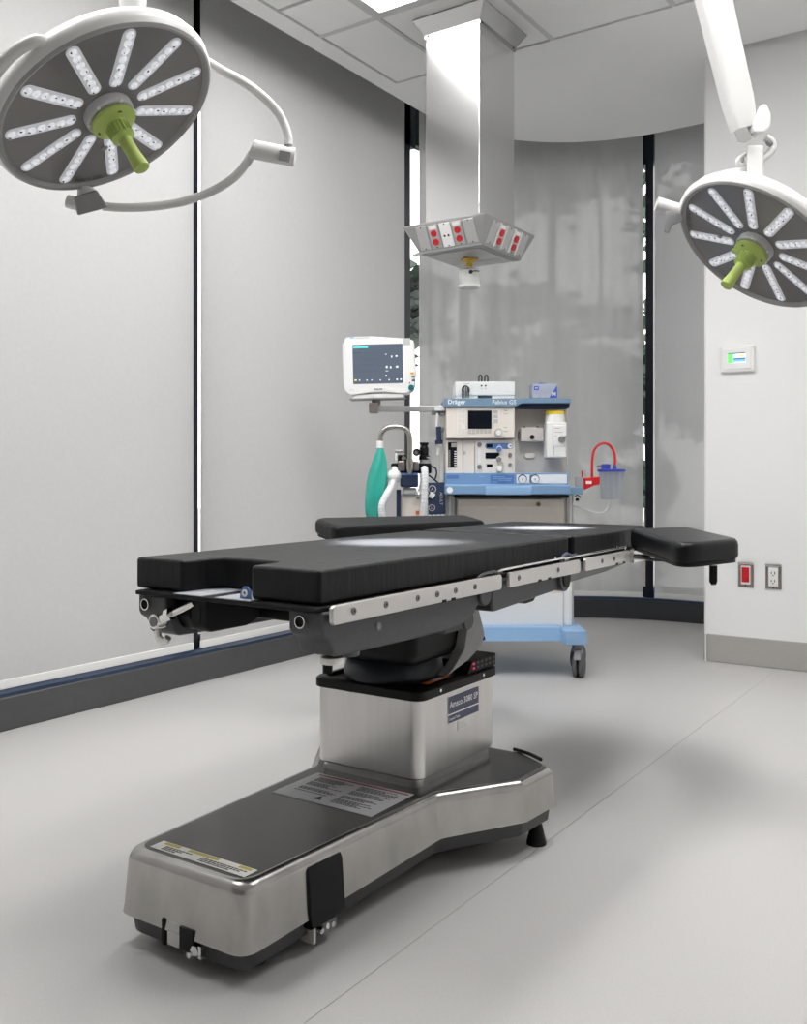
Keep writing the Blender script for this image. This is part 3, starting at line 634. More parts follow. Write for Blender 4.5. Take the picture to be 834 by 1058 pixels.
link('pedal_bolts', sw, 'chrome', T)
box(sw := NB(), 1.518, 1.566, v_(1.52, .008), 1.25, .022, .054); link('pedal_housing', bevel(sw, .003, 1), 'castlt', T)
# floor feet
for u, v in ((2.255, 1.095), (2.255, 2 * CV - 1.095), (1.40, 1.30), (1.40, 1.51)):
    link('foot', lathe(NB(), [(.026, 0), (.026, .006), (.016, .048), (.009, .066), (.006, .075)], 18, Matrix.Translation((u, v, 0))), 'black', T)
link('inner_chassis', bevel(box(NB(), 1.36, 2.30, 1.27, 1.54, .010, .06), .01, 2), 'black', T)
hc = NB(); tube(hc, [(2.37, 1.22, .1985), (2.352, 1.165, .1995), (2.325, 1.115, .1985)], .005, 6, 4); link('rim_clip', hc, 'black', T)
# column
def rr(g, z_, r_=.03): return [(x, y, z_) for x, y in rrect(1.935 - g, 2.325 + g, 1.252 - g, 1.578 + g, r_, 5)]
link('column', loft(NB(), [rr(-.008, .197), rr(-.008, .215), rr(-.001, .219), rr(0, .222), rr(0, .418)]), 'steel', T, ang=50)
cpb = loft(NB(), [rr(.004, .412), rr(.007, .414), rr(.007, .434), rr(.002, .439), rr(-.012, .440), rr(-.016, .430)]); cap_ = link('column_cap', cpb, 'black', T)
for u in (2.02, 2.24): link('screw', cyl(NB(), (u, 1.2435, .426), (u, 1.25, .426), .0045, seg=10), 'chrome', cap_)
link('cap_seam', box(NB(), 1.9265, 1.935, 1.455, 1.470, .413, .436), 'blackm', cap_, sm=False)
cpn = NB(); extr(cpn, [(2.17, 1.252, .438), (2.325, 1.252, .438), (2.325, 1.252, .472), (2.19, 1.252, .468)], (0, .11, 0)); bevel(cpn, .004, 2); pn = link('control_box', cpn, 'black', T)
for i in range(6):
    for j in range(2):
        u = 2.195 + i * .022; b = box(NB(), u, u + .010, 1.2508, 1.252, .447 + .012 * j, .452 + .012 * j); link('indicator', b, 'ledred' if i == 0 else 'cast', pn, sm=False)
b = box(NB(), 2.005, 2.125, 1.275, 1.290, .440, .4415); o = link('warning_print', b, 'orange', cap_, sm=False)
b = box(NB(), 2.045, 2.085, 1.276, 1.289, .4416, .4422); link('white_print', b, 'ink', o, sm=False)
# name plate on the column
VX = 1.252
m0 = lambda u, z_: axes((u, VX - .0016, z_), (1, 0, 0), (0, 0, 1))
np_ = link('name_plate', bevel(box(NB(), 2.065, 2.225, VX - .0014, VX, .330, .400), .0006, 1), 'ink', T, sm=False)
link('upper_field', box(NB(), 2.0665, 2.2235, VX - .0018, VX, .3545, .3985), 'navy', np_, sm=False)
link('lower_field', box(NB(), 2.0665, 2.2235, VX - .0018, VX, .3315, .351), 'navy', np_, sm=False)
tb = NB(); text(tb, 'Amsco 3080 SP', .0228, axes((2.145, VX - .0019, .3765), (1, 0, 0), (0, 0, 1)), bold=.012); link('lettering', tb, 'ink', np_, sm=False)
tb = NB(); text(tb, 'Surgical Table', .0095, axes((2.0705, VX - .0019, .341), (1, 0, 0), (0, 0, 1)), align='LEFT', bold=.01); link('small_lettering', tb, 'ink', np_, sm=False)
ip = link('info_plate', box(NB(), 2.115, 2.180, VX - .0012, VX, .302, .327), 'wlabel', T, sm=False)
tb = NB()
for k in range(3): box(tb, 2.120, 2.166 - .01 * k, VX - .0015, VX - .0011, .3075 + .006 * k, .309 + .006 * k)
link('print_lines', tb, 'grey', ip, sm=False)
# labels on the base
ZT = .1970
lb = link('warning_label', bevel(box(NB(), 1.728, 1.905, 1.248, 1.545, ZT, ZT + .001), .0004, 1), 'label', T, sm=False)
b = box(NB(), 1.889, 1.897, 1.256, 1.53, ZT + .001, ZT + .0013); link('red_band', b, 'redink', lb, sm=False)
b = NB(); random.seed(11)
for c0, c1 in ((1.405, 1.515), (1.268, 1.385)):
    for k in range(21):
        u = 1.752 + k * .0062
        if k in (5, 9, 10, 15): continue
        if c1 > 1.5 and k < 4: continue
        e_ = random.uniform(0, .05); y = c1
        while y > c0 + e_:
            w = random.uniform(.004, .013); box(b, u, u + .0034, max(y - w, c0), y, ZT + .001, ZT + .0013); y -= w + .002
link('print_lines', b, 'dark', lb, sm=False)['kind'] = 'stuff'
b = extr(NB(), [(1.748, 1.435, ZT + .001), (1.748, 1.41, ZT + .001), (1.772, 1.4225, ZT + .001)], (0, 0, .0004)); link('warning_triangle', b, 'dark', lb, sm=False)
lb = link('caution_label', bevel(box(NB(), 1.335, 1.373, 1.263, 1.528, ZT, ZT + .001), .0004, 1), 'wlabel', T, sm=False)
for a, c in ((1.47, 1.515), (1.36, 1.445), (1.272, 1.305)):
    link('yellow_band', box(NB(), 1.3605, 1.3705, a, c, ZT + .001, ZT + .0013), 'yellowink', lb, sm=False)
b = NB()
for c0, c1 in ((1.43, 1.50), (1.275, 1.395)):
    for k in range(3):
        y = c1
        while y > c0 + .02 * (2 - k):
            w = random.uniform(.004, .011); box(b, 1.3395 + k * .0062, 1.3432 + k * .0062, y - w, y, ZT + .001, ZT + .0013); y -= w + .0018
link('print_lines', b, 'dark', lb, sm=False)['kind'] = 'stuff'
# tilt gear between column and top
bd = NB(); loft(bd, [[(2.07 + rx * cos(a), 1.42 + ry * sin(a), z_) for a in [2 * pi * i / 36 for i in range(36)]] for rx, ry, z_ in ((.05, .08, .43), (.135, .125, .437), (.14, .13, .45), (.13, .125, .485), (.10, .10, .512), (.06, .06, .525), (.01, .01, .528))]); link('column_shroud', bd, 'boot', T)
link('tilt_block', bevel(box(NB(), 1.93, 2.16, 1.27, 1.57, .49, .63), .03, 3), 'black', T)
sp = NB(); extr(sp, [(2.05, 1.245, .455), (2.09, 1.245, .474), (2.14, 1.245, .51), (2.155, 1.245, .56), (2.15, 1.245, .61), (2.215, 1.245, .61), (2.25, 1.245, .535), (2.23, 1.245, .505), (2.16, 1.245, .478)], (0, .03, 0)); bevel(sp, .004, 2); link('side_cheek', sp, 'cheek', T)
sp = NB(); extr(sp, [(2.15, 1.25, .61), (2.20, 1.25, .605), (2.27, 1.25, .515), (2.19, 1.25, .515)], (0, .30, 0)); bevel(sp, .006, 2); link('rear_guard', sp, 'black', T)
# side beams (seat section)
RV0, RV1 = 1.138, 1.225
prof = [(1.418, .703), (1.418, .664), (1.424, .655), (1.440, .645), (1.447, .632), (1.450, .618), (1.462, .610), (1.72, .605), (1.90, .605), (1.965, .612), (2.005, .628), (2.02, .645), (2.045, .652), (2.065, .668), (2.068, .703)]
for s_ in (1, -1):
    f = lambda v: v if s_ == 1 else 2.80 - v
    b = NB(); extr(b, [(u, f(RV0), z_) for u, z_ in prof], (0, f(RV1) - f(RV0), 0)); bevel(b, .009, 3); bb = link('side_beam', b, 'cast', T)
    c_ = f(1.190 if s_ == 1 else 1.168); r_ = NB(); lathe(r_, [(.0128, 0), (.0128, .008), (.0105, .008), (.0105, 0), (.0128, 0)], 20, axes((1.4105, c_, .681), (0, 1, 0), (0, 0, 1)), caps=False); link('socket_ring', r_, 'chrome', bb)
    link('socket_hole', cyl(NB(), (1.4150, c_, .681), (1.424, c_, .681), .0100, seg=18), 'black', bb)
    for u in (1.60,): link('rivet', cyl(NB(), (u, f(1.134), .652), (u, f(1.14), .652), .008, seg=14), 'castlt', bb)
    if s_ == -1: continue
    kn = NB(); y = f(1.165); cyl(kn, (1.482, y, .592), (1.482, y, .606), .024, seg=20); bevel(kn, .003, 2); link('clamp_knob', kn, 'rail', bb)
    kn = NB(); cyl(kn, (1.53, y, .600), (1.53, y, .612), .026, seg=18); bevel(kn, .004, 2); link('boss', kn, 'cast', bb)
    kn = NB(); cyl(kn, (1.472, y + .004, .575), (1.472, y + .004, .594), .010); link('knob_stem', kn, 'black', bb)
    kn = NB(); cyl(kn, (2.045, f(1.128), .672), (2.045, f(1.16), .672), .028, seg=24); bevel(kn, .003, 2); link('hinge_disc', kn, 'cast', bb)
    kn = NB(); cyl(kn, (2.00, f(1.150), .612), (2.00, f(1.18), .612), .024, seg=18); bevel(kn, .004, 2); box(kn, 1.90, 1.985, f(1.17) - .012, f(1.17) + .012, .592, .606); link('stop_lug', kn, 'cast', bb)
link('seat_frame', bevel(box(NB(), 1.60, 2.06, 1.225, 1.60, .640, .700), .006, 2), 'black', T)
# near-left lever clamp
lf_ = NB(); extr(lf_, [(1.452, 1.535, .703), (1.452, 1.535, .655), (1.47, 1.535, .628), (1.50, 1.535, .62), (1.56, 1.535, .625), (1.60, 1.535, .64), (1.60, 1.535, .703)], (0, .09, 0)); bevel(lf_, .006, 2); link('clamp_frame', lf_, 'black', T)
lf_ = NB(); extr(lf_, [(1.43, 1.462, .703), (1.43, 1.462, .640), (1.446, 1.462, .630), (1.56, 1.462, .630), (1.60, 1.462, .645), (1.60, 1.462, .703)], (0, .050, 0)); bevel(lf_, .008, 2); bb = link('slot_block', lf_, 'blackm', T)
sl = NB(); extr(sl, [(1.4285, y, z_) for y, z_ in rrect(1.478, 1.495, .645, .690, .008)], (.004, 0, 0)); link('slot', sl, 'black', bb)
pv = Vector((1.425, 1.606, .645)); tip = Vector((1.432, 1.500, .692)); dl = (tip - pv)
lv = NB(); tube(lv, [pv, pv + dl * .3, pv + dl * .45, tip], .008, 12, 1, lambda s: .011 if s < .5 else .0075); L_ = link('clamp_lever', lv, 'chrome', T)
lv = NB(); cyl(lv, pv + Vector((-.012, 0, 0)), pv + Vector((.02, 0, 0)), .0175, seg=20); bevel(lv, .003, 2); link('lever_boss', lv, 'chrome', L_)
lv = NB(); cyl(lv, pv + dl * .30 + Vector((-.004, 0, 0)), pv + dl * .42 + Vector((-.004, 0, 0)), .0145, seg=6); link('lever_nut', lv, 'chrome', L_)
lv = NB(); cyl(lv, pv + Vector((-.014, 0, 0)), pv + Vector((-.012, 0, 0)), .011, seg=16); link('lever_cap', lv, 'castlt', L_)
hk = NB(); tube(hk, [(1.43, 1.612, .622), (1.425, 1.600, .606), (1.425, 1.583, .603), (1.425, 1.573, .612)], .008, 8, 4); link('lever_hook', hk, 'rail', L_)
# far sections of the frame
bk = NB(); extr(bk, [(2.092, RV0, .700), (2.092, RV0, .640), (2.098, RV0, .622), (2.115, RV0, .620), (2.48, RV0, .636), (2.500, RV0, .650), (2.500, RV0, .700)], (0, .54, 0)); bevel(bk, .008, 3); link('back_frame', bk, 'cast', T)
bk = NB(); extr(bk, [(2.28, 1.15, .63), (2.30, 1.15, .618), (2.35, 1.15, .620), (2.37, 1.15, .634)], (0, .5, 0)); link('frame_rib', bk, 'black', T)
bk = NB(); extr(bk, [(2.54, RV0 + .004, .700), (2.54, RV0 + .004, .648), (2.85, RV0 + .004, .656), (3.02, RV0 + .004, .668), (3.14, RV0 + .004, .690), (3.14, RV0 + .004, .700)], (0, .53, 0)); bevel(bk, .006, 2); link('head_frame', bk, 'castlt', T)
for s_ in (1, -1):
    f = lambda v: v if s_ == 1 else 2 * CV + .03 - v
    h_ = NB(); a = 2.515; 
    cap2 = [(a + .034 * cos(rad(x)), .690 + .034 * sin(rad(x)) * .5) for x in range(0, 181, 20)] + [(a + .034 * cos(rad(x)), .664 + .034 * sin(rad(x))) for x in range(180, 361, 20)]
    extr(h_, [(u, f(1.128), z_) for u, z_ in cap2], (0, f(1.17) - f(1.128), 0)); bevel(h_, .004, 2); hh = link('hinge_plate', h_, 'cast', T)
    h_ = NB(); extr(h_, [(a + .7 * (u - a), f(1.124), .674 + .7 * (z_ - .674)) for u, z_ in cap2], (0, f(1.13) - f(1.124), 0)); link('hinge_cover', h_, 'black', hh)
# deck plates under the pads
dk = NB(); box(dk, 1.404, 2.572, 1.142, 1.655, .702, .712); bevel(dk, .003, 2); dk = link('deck_plate', dk, 'blackm', T)
dk2 = NB(); box(dk2, 2.60, 3.20, 1.142, 1.700, .702, .712); bevel(dk2, .003, 2); link('deck_plate', dk2, 'blackm', T)
for a, c in ((1.448, 1.535), (1.315, 1.413)): link('loop_strip', box(NB(), 1.405, 1.56, a, c, .712, .7135), 'velcro', dk, sm=False)
tg = NB(); tc_ = [(1.425, 1.345 + .0 + x, .712 + z_) for x, z_ in ((-.014, 0), (-.012, .018), (-.004, .026), (.006, .026), (.013, .018), (.016, 0))]; extr(tg, tc_, (.004, 0, 0)); tgo = link('blue_tag', tg, 'blued', dk)
link('tag_ring', lathe(NB(), [(.0075, 0), (.0075, .002), (.0035, .002), (.0035, 0)], 14, axes((1.4245, 1.346, .725), (0, 1, 0), (0, 0, 1), (-1, 0, 0)), False), 'ink', tgo)
# pads
def pad(name, outline, z0, z1, r_, m_='vinyl', seg=4, bulge=.004):
    b = NB(); extr(b, [(u, v, z0) for u, v in outline], (0, 0, z1 - z0)); bevel(b, r_, seg, 25)
    return link(name, b, m_, T, ang=60)
main = [(1.424, 1.150), (2.584, 1.150), (2.584, 1.687), (1.424, 1.676), (1.424, 1.528), (1.50, 1.526), (1.528, 1.505), (1.532, 1.43), (1.522, 1.345), (1.50, 1.334), (1.424, 1.330)]
pad('main_pad', main, .7135, .782, .008, seg=3)
pad('head_pad', [(2.622, 1.152), (3.255, 1.152), (3.285, 1.18), (3.285, 1.66), (3.255, 1.690), (2.622, 1.690)], .7135, .783, .010, seg=3)
# side rails with screws, hanger rods
for s_ in (1, -1):
    f = lambda v: v if s_ == 1 else 2 * CV + .03 - v
    for a, c, scr, notch in ((1.424, 2.108, (1.49, 1.60, 1.72, 1.80, 1.88, 1.97), (1.822, 1.862)), (2.148, 2.596, (2.20, 2.44), (2.315, 2.375)), (2.634, 3.00, (2.76, 2.86), (2.875, 2.935))):
        if s_ == -1 and a < 1.5: a, scr = 1.54, scr[1:]
        b = NB(); extr(b, [(u, f(1.118), z_) for u, z_ in ((a + .006, .678), (c - .006, .678), (c, .684), (c, .710), (c - .006, .716), (a + .006, .716), (a, .710), (a, .684))], (0, f(1.128) - f(1.118), 0)); bevel(b, .0015, 1)
        r_ = link('side_rail', b, 'rail', T)
        for u in scr:
            sb = NB(); lathe(sb, [(.0075, 0), (.0068, .002), (.001, .002)], 12, axes((u, f(1.118), .699), (1, 0, 0), (0, 0, 1), (0, -1 if s_ == 1 else 1, 0))); link('rail_screw', sb, 'castlt', r_)
            sb = NB(); cyl(sb, (u, f(1.1162), .699), (u, f(1.1155), .699), .003, seg=6); link('screw_socket', sb, 'dark', r_)
        for u in notch: link('rail_notch', box(NB(), u, u + .016, min(f(1.1165), f(1.129)), max(f(1.1165), f(1.129)), .6775, .6835), 'black', r_, sm=False)
        for u in (a + .09, c - .09): link('rail_spacer', cyl(NB(), (u, f(1.128), .695), (u, f(1.142), .695), .009, seg=12), 'black', r_)
    for a, c in ((2.115, 2.50), (2.52, 2.97)):
        y = f(1.124); b = NB(); tube(b, [(a, y, .720), (a + .004, y, .726), (c - .02, y, .728), (c - .004, y, .727), (c, y, .718)], .0035, 8, 2); rd = link('hanger_rod', b, 'chrome', T)
        link('rod_stop', cyl(NB(), (c - .07, y, .728), (c - .07, y, .736), .005, seg=10), 'chrome', rd)
    b = NB(); tube(b, [(2.00, f(1.128), .715), (2.03, f(1.126), .723), (2.08, f(1.126), .724), (2.10, f(1.126), .719), (2.11, f(1.126), .712)], .004, 8, 4); link('wire_loop', b, 'cast', T)
    b = NB(); tube(b, [(2.475, f(1.127), .712), (2.488, f(1.125), .732), (2.515, f(1.125), .738), (2.55, f(1.125), .730), (2.58, f(1.125), .731)], .0045, 8, 4); link('wire_loop', b, 'navy', T)

# ------------------------------------------------------------------ arm boards
def armboard(P, h0, h1, thick, label, corner, m_='vinyl2'):
    """P: four plan corners (inner-near, outer-near, outer-far, inner-far) with top heights"""
    c_ = sum((Vector((x, y, z_)) for x, y, z_ in P), Vector()) / 4
    t = thing('arm_board', label, 'arm board', (c_.x, c_.y, c_.z - thick), group='padded arm boards on the table rails')
    pl_ = rounded([Vector((x, y)) for x, y, z_ in P], corner, 6)
    n = (Vector(P[1]) - Vector(P[0])).cross(Vector(P[3]) - Vector(P[0]))
    zf = lambda x, y: P[0][2] - ((x - P[0][0]) * n.x + (y - P[0][1]) * n.y) / n.z
    def loop(g, dz):
        k = 1 - g; cx, cy = c_.x, c_.y; ln = []
        for p in pl_:
            d = Vector((p.x - cx, p.y - cy)); d = d * (1 - g / d.length); ln.append((cx + d.x, cy + d.y, zf(cx + d.x, cy + d.y) + dz))
        return ln
    T_ = thick
    b = loft(NB(), [loop(.016, -T_ + .012), loop(.004, -T_ + .014), loop(0, -T_ + .022), loop(0, -.018), loop(.004, -.008), loop(.012, -.002), loop(.022, 0)])
    link('cushion', b, m_, t, ang=50)
    b = loft(NB(), [loop(.018, -T_), loop(.010, -T_ + .001), loop(.010, -T_ + .011), loop(.018, -T_ + .013)]); link('backing_board', b, 'black', t)
    return t, c_
ta, c_ = armboard([(3.06, 1.140, .784), (2.515, .795, .782), (2.79, .712, .782), (3.27, 1.02, .784)], 0, 0, .070, 'black padded arm board swung out at right in front of the white wall', [.02, .045, .06, .03])
b = NB(); cyl(b, (2.635, .745, .715), (2.635, .745, .672), .011, seg=14); cyl(b, (2.635, .745, .672), (2.632, .743, .664), .011, .007, seg=14); link('stop_peg', b, 'black', ta)
b = NB(); tube(b, [(3.02, 1.05, .694), (3.05, 1.10, .690), (3.06, 1.13, .694)], .010, 8, 4); box(b, 3.00, 3.07, 1.105, 1.118, .676, .722); link('rail_clamp', b, 'chrome', ta)
b = NB(); tube(b, [(2.98, 1.10, .698), (3.0, 1.03, .688), (3.03, .95, .692), (3.02, .90, .695)], .005, 8, 4); link('release_lever', b, 'cast', ta)
tb_, c_ = armboard([(3.40, 1.875, .775), (2.715, 2.118, .775), (2.80, 2.30, .793), (3.47, 2.01, .793)], 0, 0, .066, 'black padded arm board on the far side of the table by the blinds', [.03, .04, .045, .03], 'vinyl')
b = NB(); tube(b, [(3.25, 1.95, .715), (3.22, 1.86, .70), (3.20, 1.74, .705), (3.19, 1.70, .708)], .012, 8, 4); link('rail_clamp', b, 'chrome', tb_)

# ------------------------------------------------------------------ anaesthesia machine, seen square on
DM = 4.60
AZ = TH - pi / 2
org = at(525, 488.5, DM); org.z = 0
RX = Matrix.Translation(org) @ Matrix.Rotation(AZ, 4, 'Z')
A = thing('anaesthesia_machine', 'blue and cream anaesthesia machine on casters behind the operating table', 'anaesthesia machine', mtx=RX)
def lx(px, dy=0): return (px - 417) / FPX * (DM + dy) - (525 - 417) / FPX * DM
def lz(py, dy=0): return CAM_H + (488.5 - py) / FPX * (DM + dy)
def pb(name, m, parent, px0, px1, py0, py1, y0, y1, bev=0, seg=2):   # a block whose front face shows at these picture limits
    return bx(name, m, parent, lx(px0, y0), lx(px1, y0), y0, y1, lz(py1, y0), lz(py0, y0), bev, True, seg)
def pd_(name, m, parent, px, py, r, y0, y1, seg=20, r2=None):        # a disc or knob facing the viewer
    x, z_ = lx(px, y0), lz(py, y0); return link(name, cyl(NB(), (x, y1, z_), (x, y0, z_), r, r2, seg=seg), m, parent, True)
def ptext(name, s, size, m, parent, px, py, y, align='CENTER', bold=.01):
    b = NB(); text(b, s, size, axes((lx(px, y), y, lz(py, y)), (1, 0, 0), (0, 0, 1)), .0005, align, bold); return link(name, b, m, parent, True, sm=False)
pb('back_panel', 'offw2', A, 461, 587, 417, 492, .06, .40, .006)
# top shelf
sh = NB(); y0, y1 = -.06, .42
X0, X1, XA, XB = lx(459, y0), lx(590, y0), lx(532, y0), lx(540, y0); ZT_, ZL, ZR = lz(411.5, y0), lz(420, y0), lz(416.5, y0)
extr(sh, [(X0, y0, ZT_), (X1, y0, ZT_), (X1, y0, ZR), (XB, y0, ZR), (XA, y0, ZL), (X0, y0, ZL)], (0, y1 - y0, 0)); bevel(sh, .003, 2); link('top_shelf', sh, 'bluet', A, True)
extr(sh := NB(), [(XA + .003, y0 + .03, lz(422)), (lx(587), y0 + .03, lz(422)), (lx(588), y0 + .03, ZR), (XB, y0 + .03, ZR)], (0, .34, 0)); link('shelf_underside', sh, 'navyc', A, True)
ptext('maker_lettering', 'Dräger', .030, 'ink', A, 472, 415.4, y0, bold=.02); ptext('model_lettering', 'Fabius GS', .029, 'ink', A, 521, 415.6, y0)
# console with screen
cs = pb('console', 'offw', A, 461, 532, 420.5, 453, -.045, .10, .006, 3)
yc = -.047
pb('screen', 'screen', cs, 483.6, 508, 424.2, 443, yc, -.04)
for k in range(6): pb('soft_key', 'grey', cs, 483.8 + k * 4.05, 487.4 + k * 4.05, 443.6, 447.8, yc, -.04)
pb('key_field', 'hem', cs, 472.3, 481.2, 422.8, 448.6, -.0462, -.04); pb('key_field', 'hem', cs, 509, 515.8, 422.8, 437.5, -.0462, -.04)
for r_ in range(5):
    for c2 in range(2): pb('key', 'offw' if (r_, c2) != (3, 1) else 'ink', cs, 473 + c2 * 4.1, 476.4 + c2 * 4.1, 423.6 + r_ * 5, 427.4 + r_ * 5, -.049, -.04, .0008, 1)
for r_ in range(3): pb('key', 'grey', cs, 510, 514.6, 423.8 + r_ * 4.6, 427.4 + r_ * 4.6, -.049, -.04, .0008, 1)
kx = pd_('dial', 'grey', cs, 515.3, 446.6, .019, -.066, -.04); pd_('dial_face', 'hem', kx, 515.6, 446.8, .013, -.068, -.06)
ptext('print', 'ON', .010, 'dark', cs, 522.5, 424.5, -.046); pb('print_line', 'grey', cs, 520.5, 525, 427, 428, -.0462, -.04); pb('print_line', 'grey', cs, 520.5, 524, 441, 442, -.0462, -.04); pb('print_line', 'grey', cs, 520.5, 525, 445, 446, -.0462, -.04)
# ventilator and flow panels
vp = pb('ventilator_panel', 'offw', A, 460.5, 478, 454.5, 489, -.01, .10, .004)
pb('bellows_window', 'black', vp, 463, 472, 457, 483, -.012, 0)
pb('piston', 'grey', vp, 466.4, 471.8, 457.8, 462, -.0135, 0); pb('scale_strip', 'castlt', vp, 463.3, 465.4, 465, 482.5, -.0135, 0)
for k in range(7): pb('scale_tick', 'ink', vp, 469.4, 471.8, 466 + k * 2.4, 467.1 + k * 2.4, -.0135, 0)
dr = pb('door', 'offw', A, 478.3, 490.5, 454.5, 489, -.012, .10, .003); pb('door_catch', 'grey', dr, 478.8, 481.5, 466.5, 469.5, -.015, 0)
fp = pb('flow_panel', 'offw', A, 490.9, 532, 454.5, 489, -.018, .10, .004); yf = -.020
pd_('flow_port', 'castlt', fp, 495.5, 459.5, .011, yf - .004, 0); pd_('flow_port', 'castlt', fp, 495.5, 482.5, .011, yf - .004, 0); pb('flow_tube', 'hem', fp, 494.2, 496.8, 462.5, 479.5, yf - .001, 0)
sb = NB(); z0, z1 = lz(463.8, yf), lz(457.8, yf); extr(sb, [(x, yf, z_) for x, z_ in rrect(lx(501.3, yf), lx(530.4, yf), z0, z1, .013, 4)], (0, .01, 0)); ox = link('oxygen_strip', sb, 'blued', fp, True)
pb('oxygen_display', 'screen', ox, 503, 509, 458.9, 462.4, yf - .001, 0); pb('air_display', 'screen', fp, 501.6, 515.8, 467.6, 473.8, yf, 0); pb('small_display', 'screen', fp, 503, 509, 479.5, 482.8, yf, 0)
ptext('air_print', 'O2', .010, 'ink', ox, 516, 460.2, yf - .0005)
pd_('gauge_face', 'ink', ox, 527.3, 460.8, .0125, yf - .003, 0); pb('gauge_hand', 'dark', ox, 526.9, 529, 460.4, 461.2, yf - .004, yf - .001)
for py, py2, m_ in ((464.2, 464.2, 'blued'), (474.6, 474.4, 'castlt'), (484.6, 484.4, 'hem')):
    pd_('knob_skirt', 'ink', fp, 516, py - .4, .017, yf - .006, 0, r2=.014); pd_('knob', m_, fp, 516, py, .0115, yf - .028, yf - .004)
for py in (470, 480): pd_('key_switch', 'castlt', fp, 527.3, py, .0085, yf - .008, 0); 
# vaporiser mount and pad
mp_ = pb('mount_block', 'offw2', A, 538.2, 562, 442, 456, .0, .08, .004); pd_('port', 'black', mp_, 550, 451.6, .0115, -.004, .02)
for px in (541.5, 555): pb('mount_stud', 'castlt', mp_, px, px + 1.6, 439.8, 443, .01, .03)
pb('mount_tail', 'castlt', mp_, 536.2, 539, 446, 455, .02, .06)
b = NB(); extr(b, [(x, .05, z_) for x, z_ in rrect(lx(542.3, .05), lx(553, .05), lz(473.5, .05), lz(468, .05), .012, 4)], (0, .02, 0)); bevel(b, .003, 2); link('recess_cover', b, 'offw', A, True)
# blue work surface
pb('gauge_band', 'blue', A, 460, 587.5, 488.8, 501, -.03, .35, .003)
yb_ = -.032
gb = pb('gauge_panel', 'ink', A, 533.6, 586, 490.4, 499.6, yb_, 0, .001, 1)
pb('gauge_patch', 'blued', gb, 547.4, 553.5, 490.6, 498.8, yb_ - .001, 0)
for px in (540, 553):
    pd_('gauge_rim', 'dark', gb, px, 494.8, .0215, yb_ - .006, 0, 24); pd_('gauge_face', 'ink', gb, px, 495.3, .0185, yb_ - .008, 0, 24); pb('gauge_hand', 'redink', gb, px - .3, px + .5, 494.4, 496.5, yb_ - .0088, yb_)
pb('display_label', 'blued', A, 506.8, 531.2, 490.8, 499.2, yb_ + .0005, 0)
for k, (a, c) in enumerate(((509, 522), (509.5, 529), (515, 528), (509, 514))): pb('label_line', 'bluel', A, a, c, 492.2 + k * 1.8, 492.9 + k * 1.8, yb_ - .0005, 0)
pb('warning_strip', 'blued', A, 461.5, 474, 490.8, 494.8, yb_ + .0005, 0); ptext('print', 'Fabius', .012, 'bluel', A, 498, 492.5, yb_ - .0005)
pb('blue_tray', 'blue', A, 459.8, 590, 500.8, 511, -.16, .35, .008, 3); pb('tray_grip', 'bluel', A, 501.5, 550, 502.6, 511.3, -.172, -.1, .006, 2)
pb('tray_extension', 'bluet', A, 586, 602.6, 503.2, 511.2, -.13, .10, .004)
pd_('round_button', 'ink', A, 464.8, 506.4, .0145, -.166, -.15)
pb('tray_underside', 'black', A, 470, 588, 511.2, 514.4, -.10, .34)
# posts, drawer, cabinet
for a, c in ((460.5, 470.2), (585.6, 593)):
    po = pb('frame_post', 'alu', A, a, c, 511, 648, .02, .10, .004); pb('post_groove', 'hem', po, a + 3.2, a + 5.4, 511.5, 647, .016, .03)
pb('cabinet', 'offw', A, 471, 588.5, 514, 648, .03, .42, .006)
dw = pb('drawer', 'offw', A, 473, 583, 515.6, 545, .005, .04, .004); pb('drawer_lip', 'offw', dw, 473, 583, 515.6, 524.2, -.004, .02, .003); pd_('lock', 'brass', dw, 556.5, 521, .0115, -.012, 0); pd_('keyhole', 'dark', dw, 556.5, 521, .004, -.0135, 0)
pb('drawer', 'offw', A, 473, 583, 546, 578, .005, .04, .004); pb('drawer', 'offw', A, 473, 583, 579, 612, .005, .04, .004)
pb('cabinet_door', 'white2', A, 470, 582.5, 613, 648.6, -.01, .05, .006, 3); pb('corner_cover', 'white2', A, 583, 591.4, 606, 648.6, -.02, .30, .02, 4)
# wheeled base
yb0, yb1 = -.16, .46
b = NB(); x0, x1 = -.37, .353; extr(b, [(x0, yb0 + .05, .163), (x0 + .10, yb0 + .05, .163), (x0 + .12, yb0 + .10, .163), (x1 - .12, yb0 + .10, .163), (x1 - .10, yb0 - .0, .163), (x1, yb0 - .0, .163), (x1, yb1, .163), (x0, yb1, .163)], (0, 0, .066)); bevel(b, .006, 2); link('wheeled_base', b, 'bluel', A, True)
b = NB(); extr(b, [(x0 + .10, yb0 + .055, .172), (x1 - .105, yb0 + .055, .172), (x1 - .105, yb0 + .068, .234), (x0 + .10, yb0 + .068, .234)], (0, .08, 0)); link('base_kick', b, 'bluel', A, True)
def caster(x, y, a):
    p = Matrix.Translation((x, y, 0)) @ Matrix.Rotation(rad(a), 4, 'Z')
    b = NB(); 
    for s_ in (-1, 1): lathe(b, [(.01, .008), (.044, .006), (.056, .012), (.058, .019), (.056, .026), (.044, .030), (.01, .029)], 28, p @ Matrix.Translation((0, -.02, .058)) @ Matrix.Rotation(rad(90 * s_), 4, 'X') @ Matrix.Translation((0, 0, -.004)))
    w = link('caster', b, 'wheel', A, True)
    b = NB(); extr(b, [(.045, -.017, .10), (.02, -.017, .135), (-.035, -.017, .135), (-.06, -.017, .09), (-.02, -.017, .10)], (0, .034, 0)); bevel(b, .004, 2); cyl(b, (-.01, 0, .12), (-.01, 0, .168), .017); b.transform(p @ Matrix.Translation((0, -.02, 0))); link('caster_fork', b, 'castlt', w, True)
